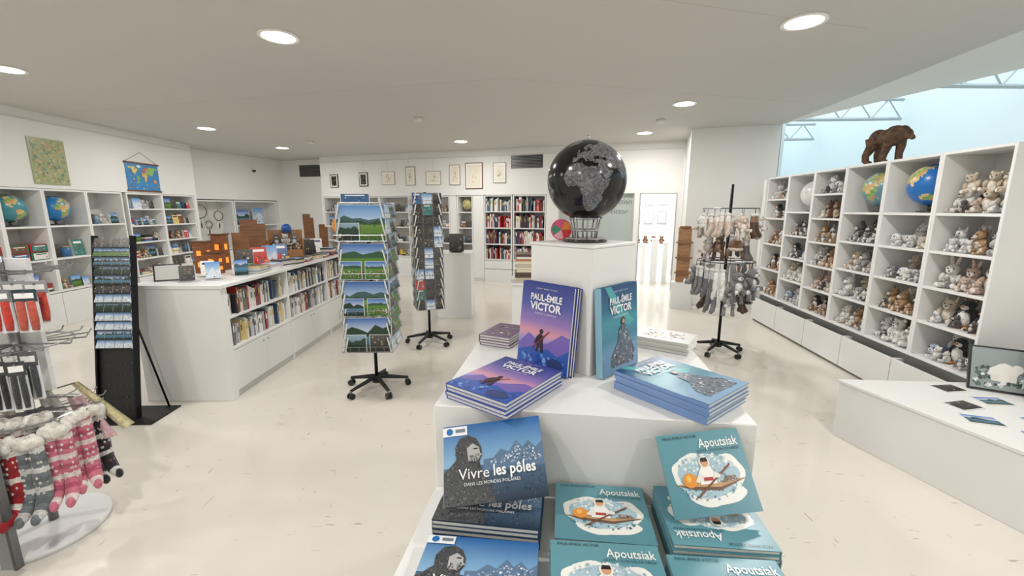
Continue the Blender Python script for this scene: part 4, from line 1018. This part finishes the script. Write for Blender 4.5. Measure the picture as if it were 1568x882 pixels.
for x,y,z,yaw,c in ((-2.44,1.77,.58,.1,RED),(-2.35,1.78,.58,.2,RED),(-2.27,1.82,.58,.35,GRY),(-2.22,1.90,.60,.6,PNK),(-2.21,1.99,.62,.9,PNK),(-2.22,2.08,.60,1.2,BLK),(-2.53,1.8,.58,-.2,RED),(-2.40,1.87,.64,.1,RED),(-2.31,1.91,.64,.4,GRY)):
    sock(mb,x,y,z,yaw,c)
mb.build('fluffy_socks')
mb=MB()
def pack(x,y,z,yaw,w,h,card,item):
    with mb.at(T3(x,y,z)@RZ(yaw)):
        mb.box(-w/2,w/2,-.002,.002,-h*.28,0,card,GLOSS); mb.tube([(0,-.01,-.015),(0,.02,-.0)],.004,(160,160,160),METAL,4)
        mb.box(-w*.4,w*.4,-.0035,-.002,-h*.2,-h*.08,(240,240,238),GLOSS)
        mb.box(-w*.46,w*.46,.0,.012,-h*.98,-h*.2,(225,226,228),GLOSS)
        for s in (-1,1):
            mb.tube([(s*w*.22,-.002,-h*.26),(s*w*.24,-.004,-h*.7),(s*w*.24,-.006,-h*.93)],[w*.19,w*.2,w*.15],item,PLUSH,8,flat=.4,ref=(1,0,0))
px0=-2.27
for k in range(5): pack(px0-.3+.1*k,sy-.21+.015*k,1.30,.3,.085,.2,random.choice([(235,235,232),(120,120,122),(40,60,70)]),[(90,110,115),(205,62,48),(150,150,150),(205,62,48),(200,90,70)][k])
for k in range(5): pack(px0-.3+.1*k,sy-.1,1.33,.3,.085,.2,(150,150,152),random.choice([(205,72,58),(190,190,190),(120,60,60),(225,225,225)]))
for k in range(6): pack(px0-.36+.075*k,sy-.23+.012*k,.97,.3+.04*k,.06,.24,(60,60,62),random.choice([(44,44,48),(60,62,66),(100,102,106),(38,38,42)]))
for k in range(5): pack(px0-.3+.08*k,sy-.12,1.0,.3,.065,.24,(90,90,92),random.choice([(90,50,55),(110,110,110),(70,74,80)]))
mb.build('packaged_gloves')
mb=MB()
mb.cloth((-2.34,2.12,.74),(-2.31,2.13,.75),(-2.07,2.16,.50),(-2.14,2.15,.46),(234,224,178),.006,1.5)
mb.cloth((-2.33,2.08,.68),(-2.26,2.09,.69),(-2.13,2.1,.45),(-2.29,2.09,.42),(226,188,194),.008,2)
mb.cloth((-2.46,2.06,.74),(-2.40,2.06,.75),(-2.28,2.05,.56),(-2.44,2.05,.54),(232,230,224),.01,2)
mb.cloth((-2.54,1.98,.72),(-2.50,1.98,.72),(-2.46,1.95,.55),(-2.58,1.95,.55),(205,196,182),.01,2)
for q_ in range(9):
    mb.ell((-2.25+U(-.05,.06),2.083,.52+U(-.05,.06)),(.011,.004,.011),(240,236,232),PLUSH,7,5)
for p in ((-2.32,2.125,.745),(-2.3,2.085,.685),(-2.43,2.06,.745),(-2.52,1.98,.72)):
    mb.tube([p,(sx,sy,.72)],.004,(150,150,152),METAL,5)
mb.build('hanging_scarves')
mb=MB(); mb.box(-2.75,-2.17,1.15,1.52,0,.43,WHITE,SHELF); mb.box(-2.76,-2.16,1.14,1.53,.43,.45,WHITE,SHELF); mb.build('white_cabinet',bevel=.003)

# ================= world, camera =================
w=bpy.data.worlds.new('sky'); bpy.context.scene.world=w; w.use_nodes=True
bg=w.node_tree.nodes['Background']; bg.inputs['Color'].default_value=(.86,.96,1,1); bg.inputs['Strength'].default_value=2.0
cam=bpy.data.cameras.new('camera'); cam.sensor_width=36; cam.lens=36*650/1568; cam.clip_start=.05
co=bpy.data.objects.new('camera',cam); co.location=(0,0,1.65); co.rotation_euler=(math.radians(90-10.5),0,0)
bpy.context.collection.objects.link(co); bpy.context.scene.camera=co
bpy.context.scene.view_settings.view_transform='Standard'
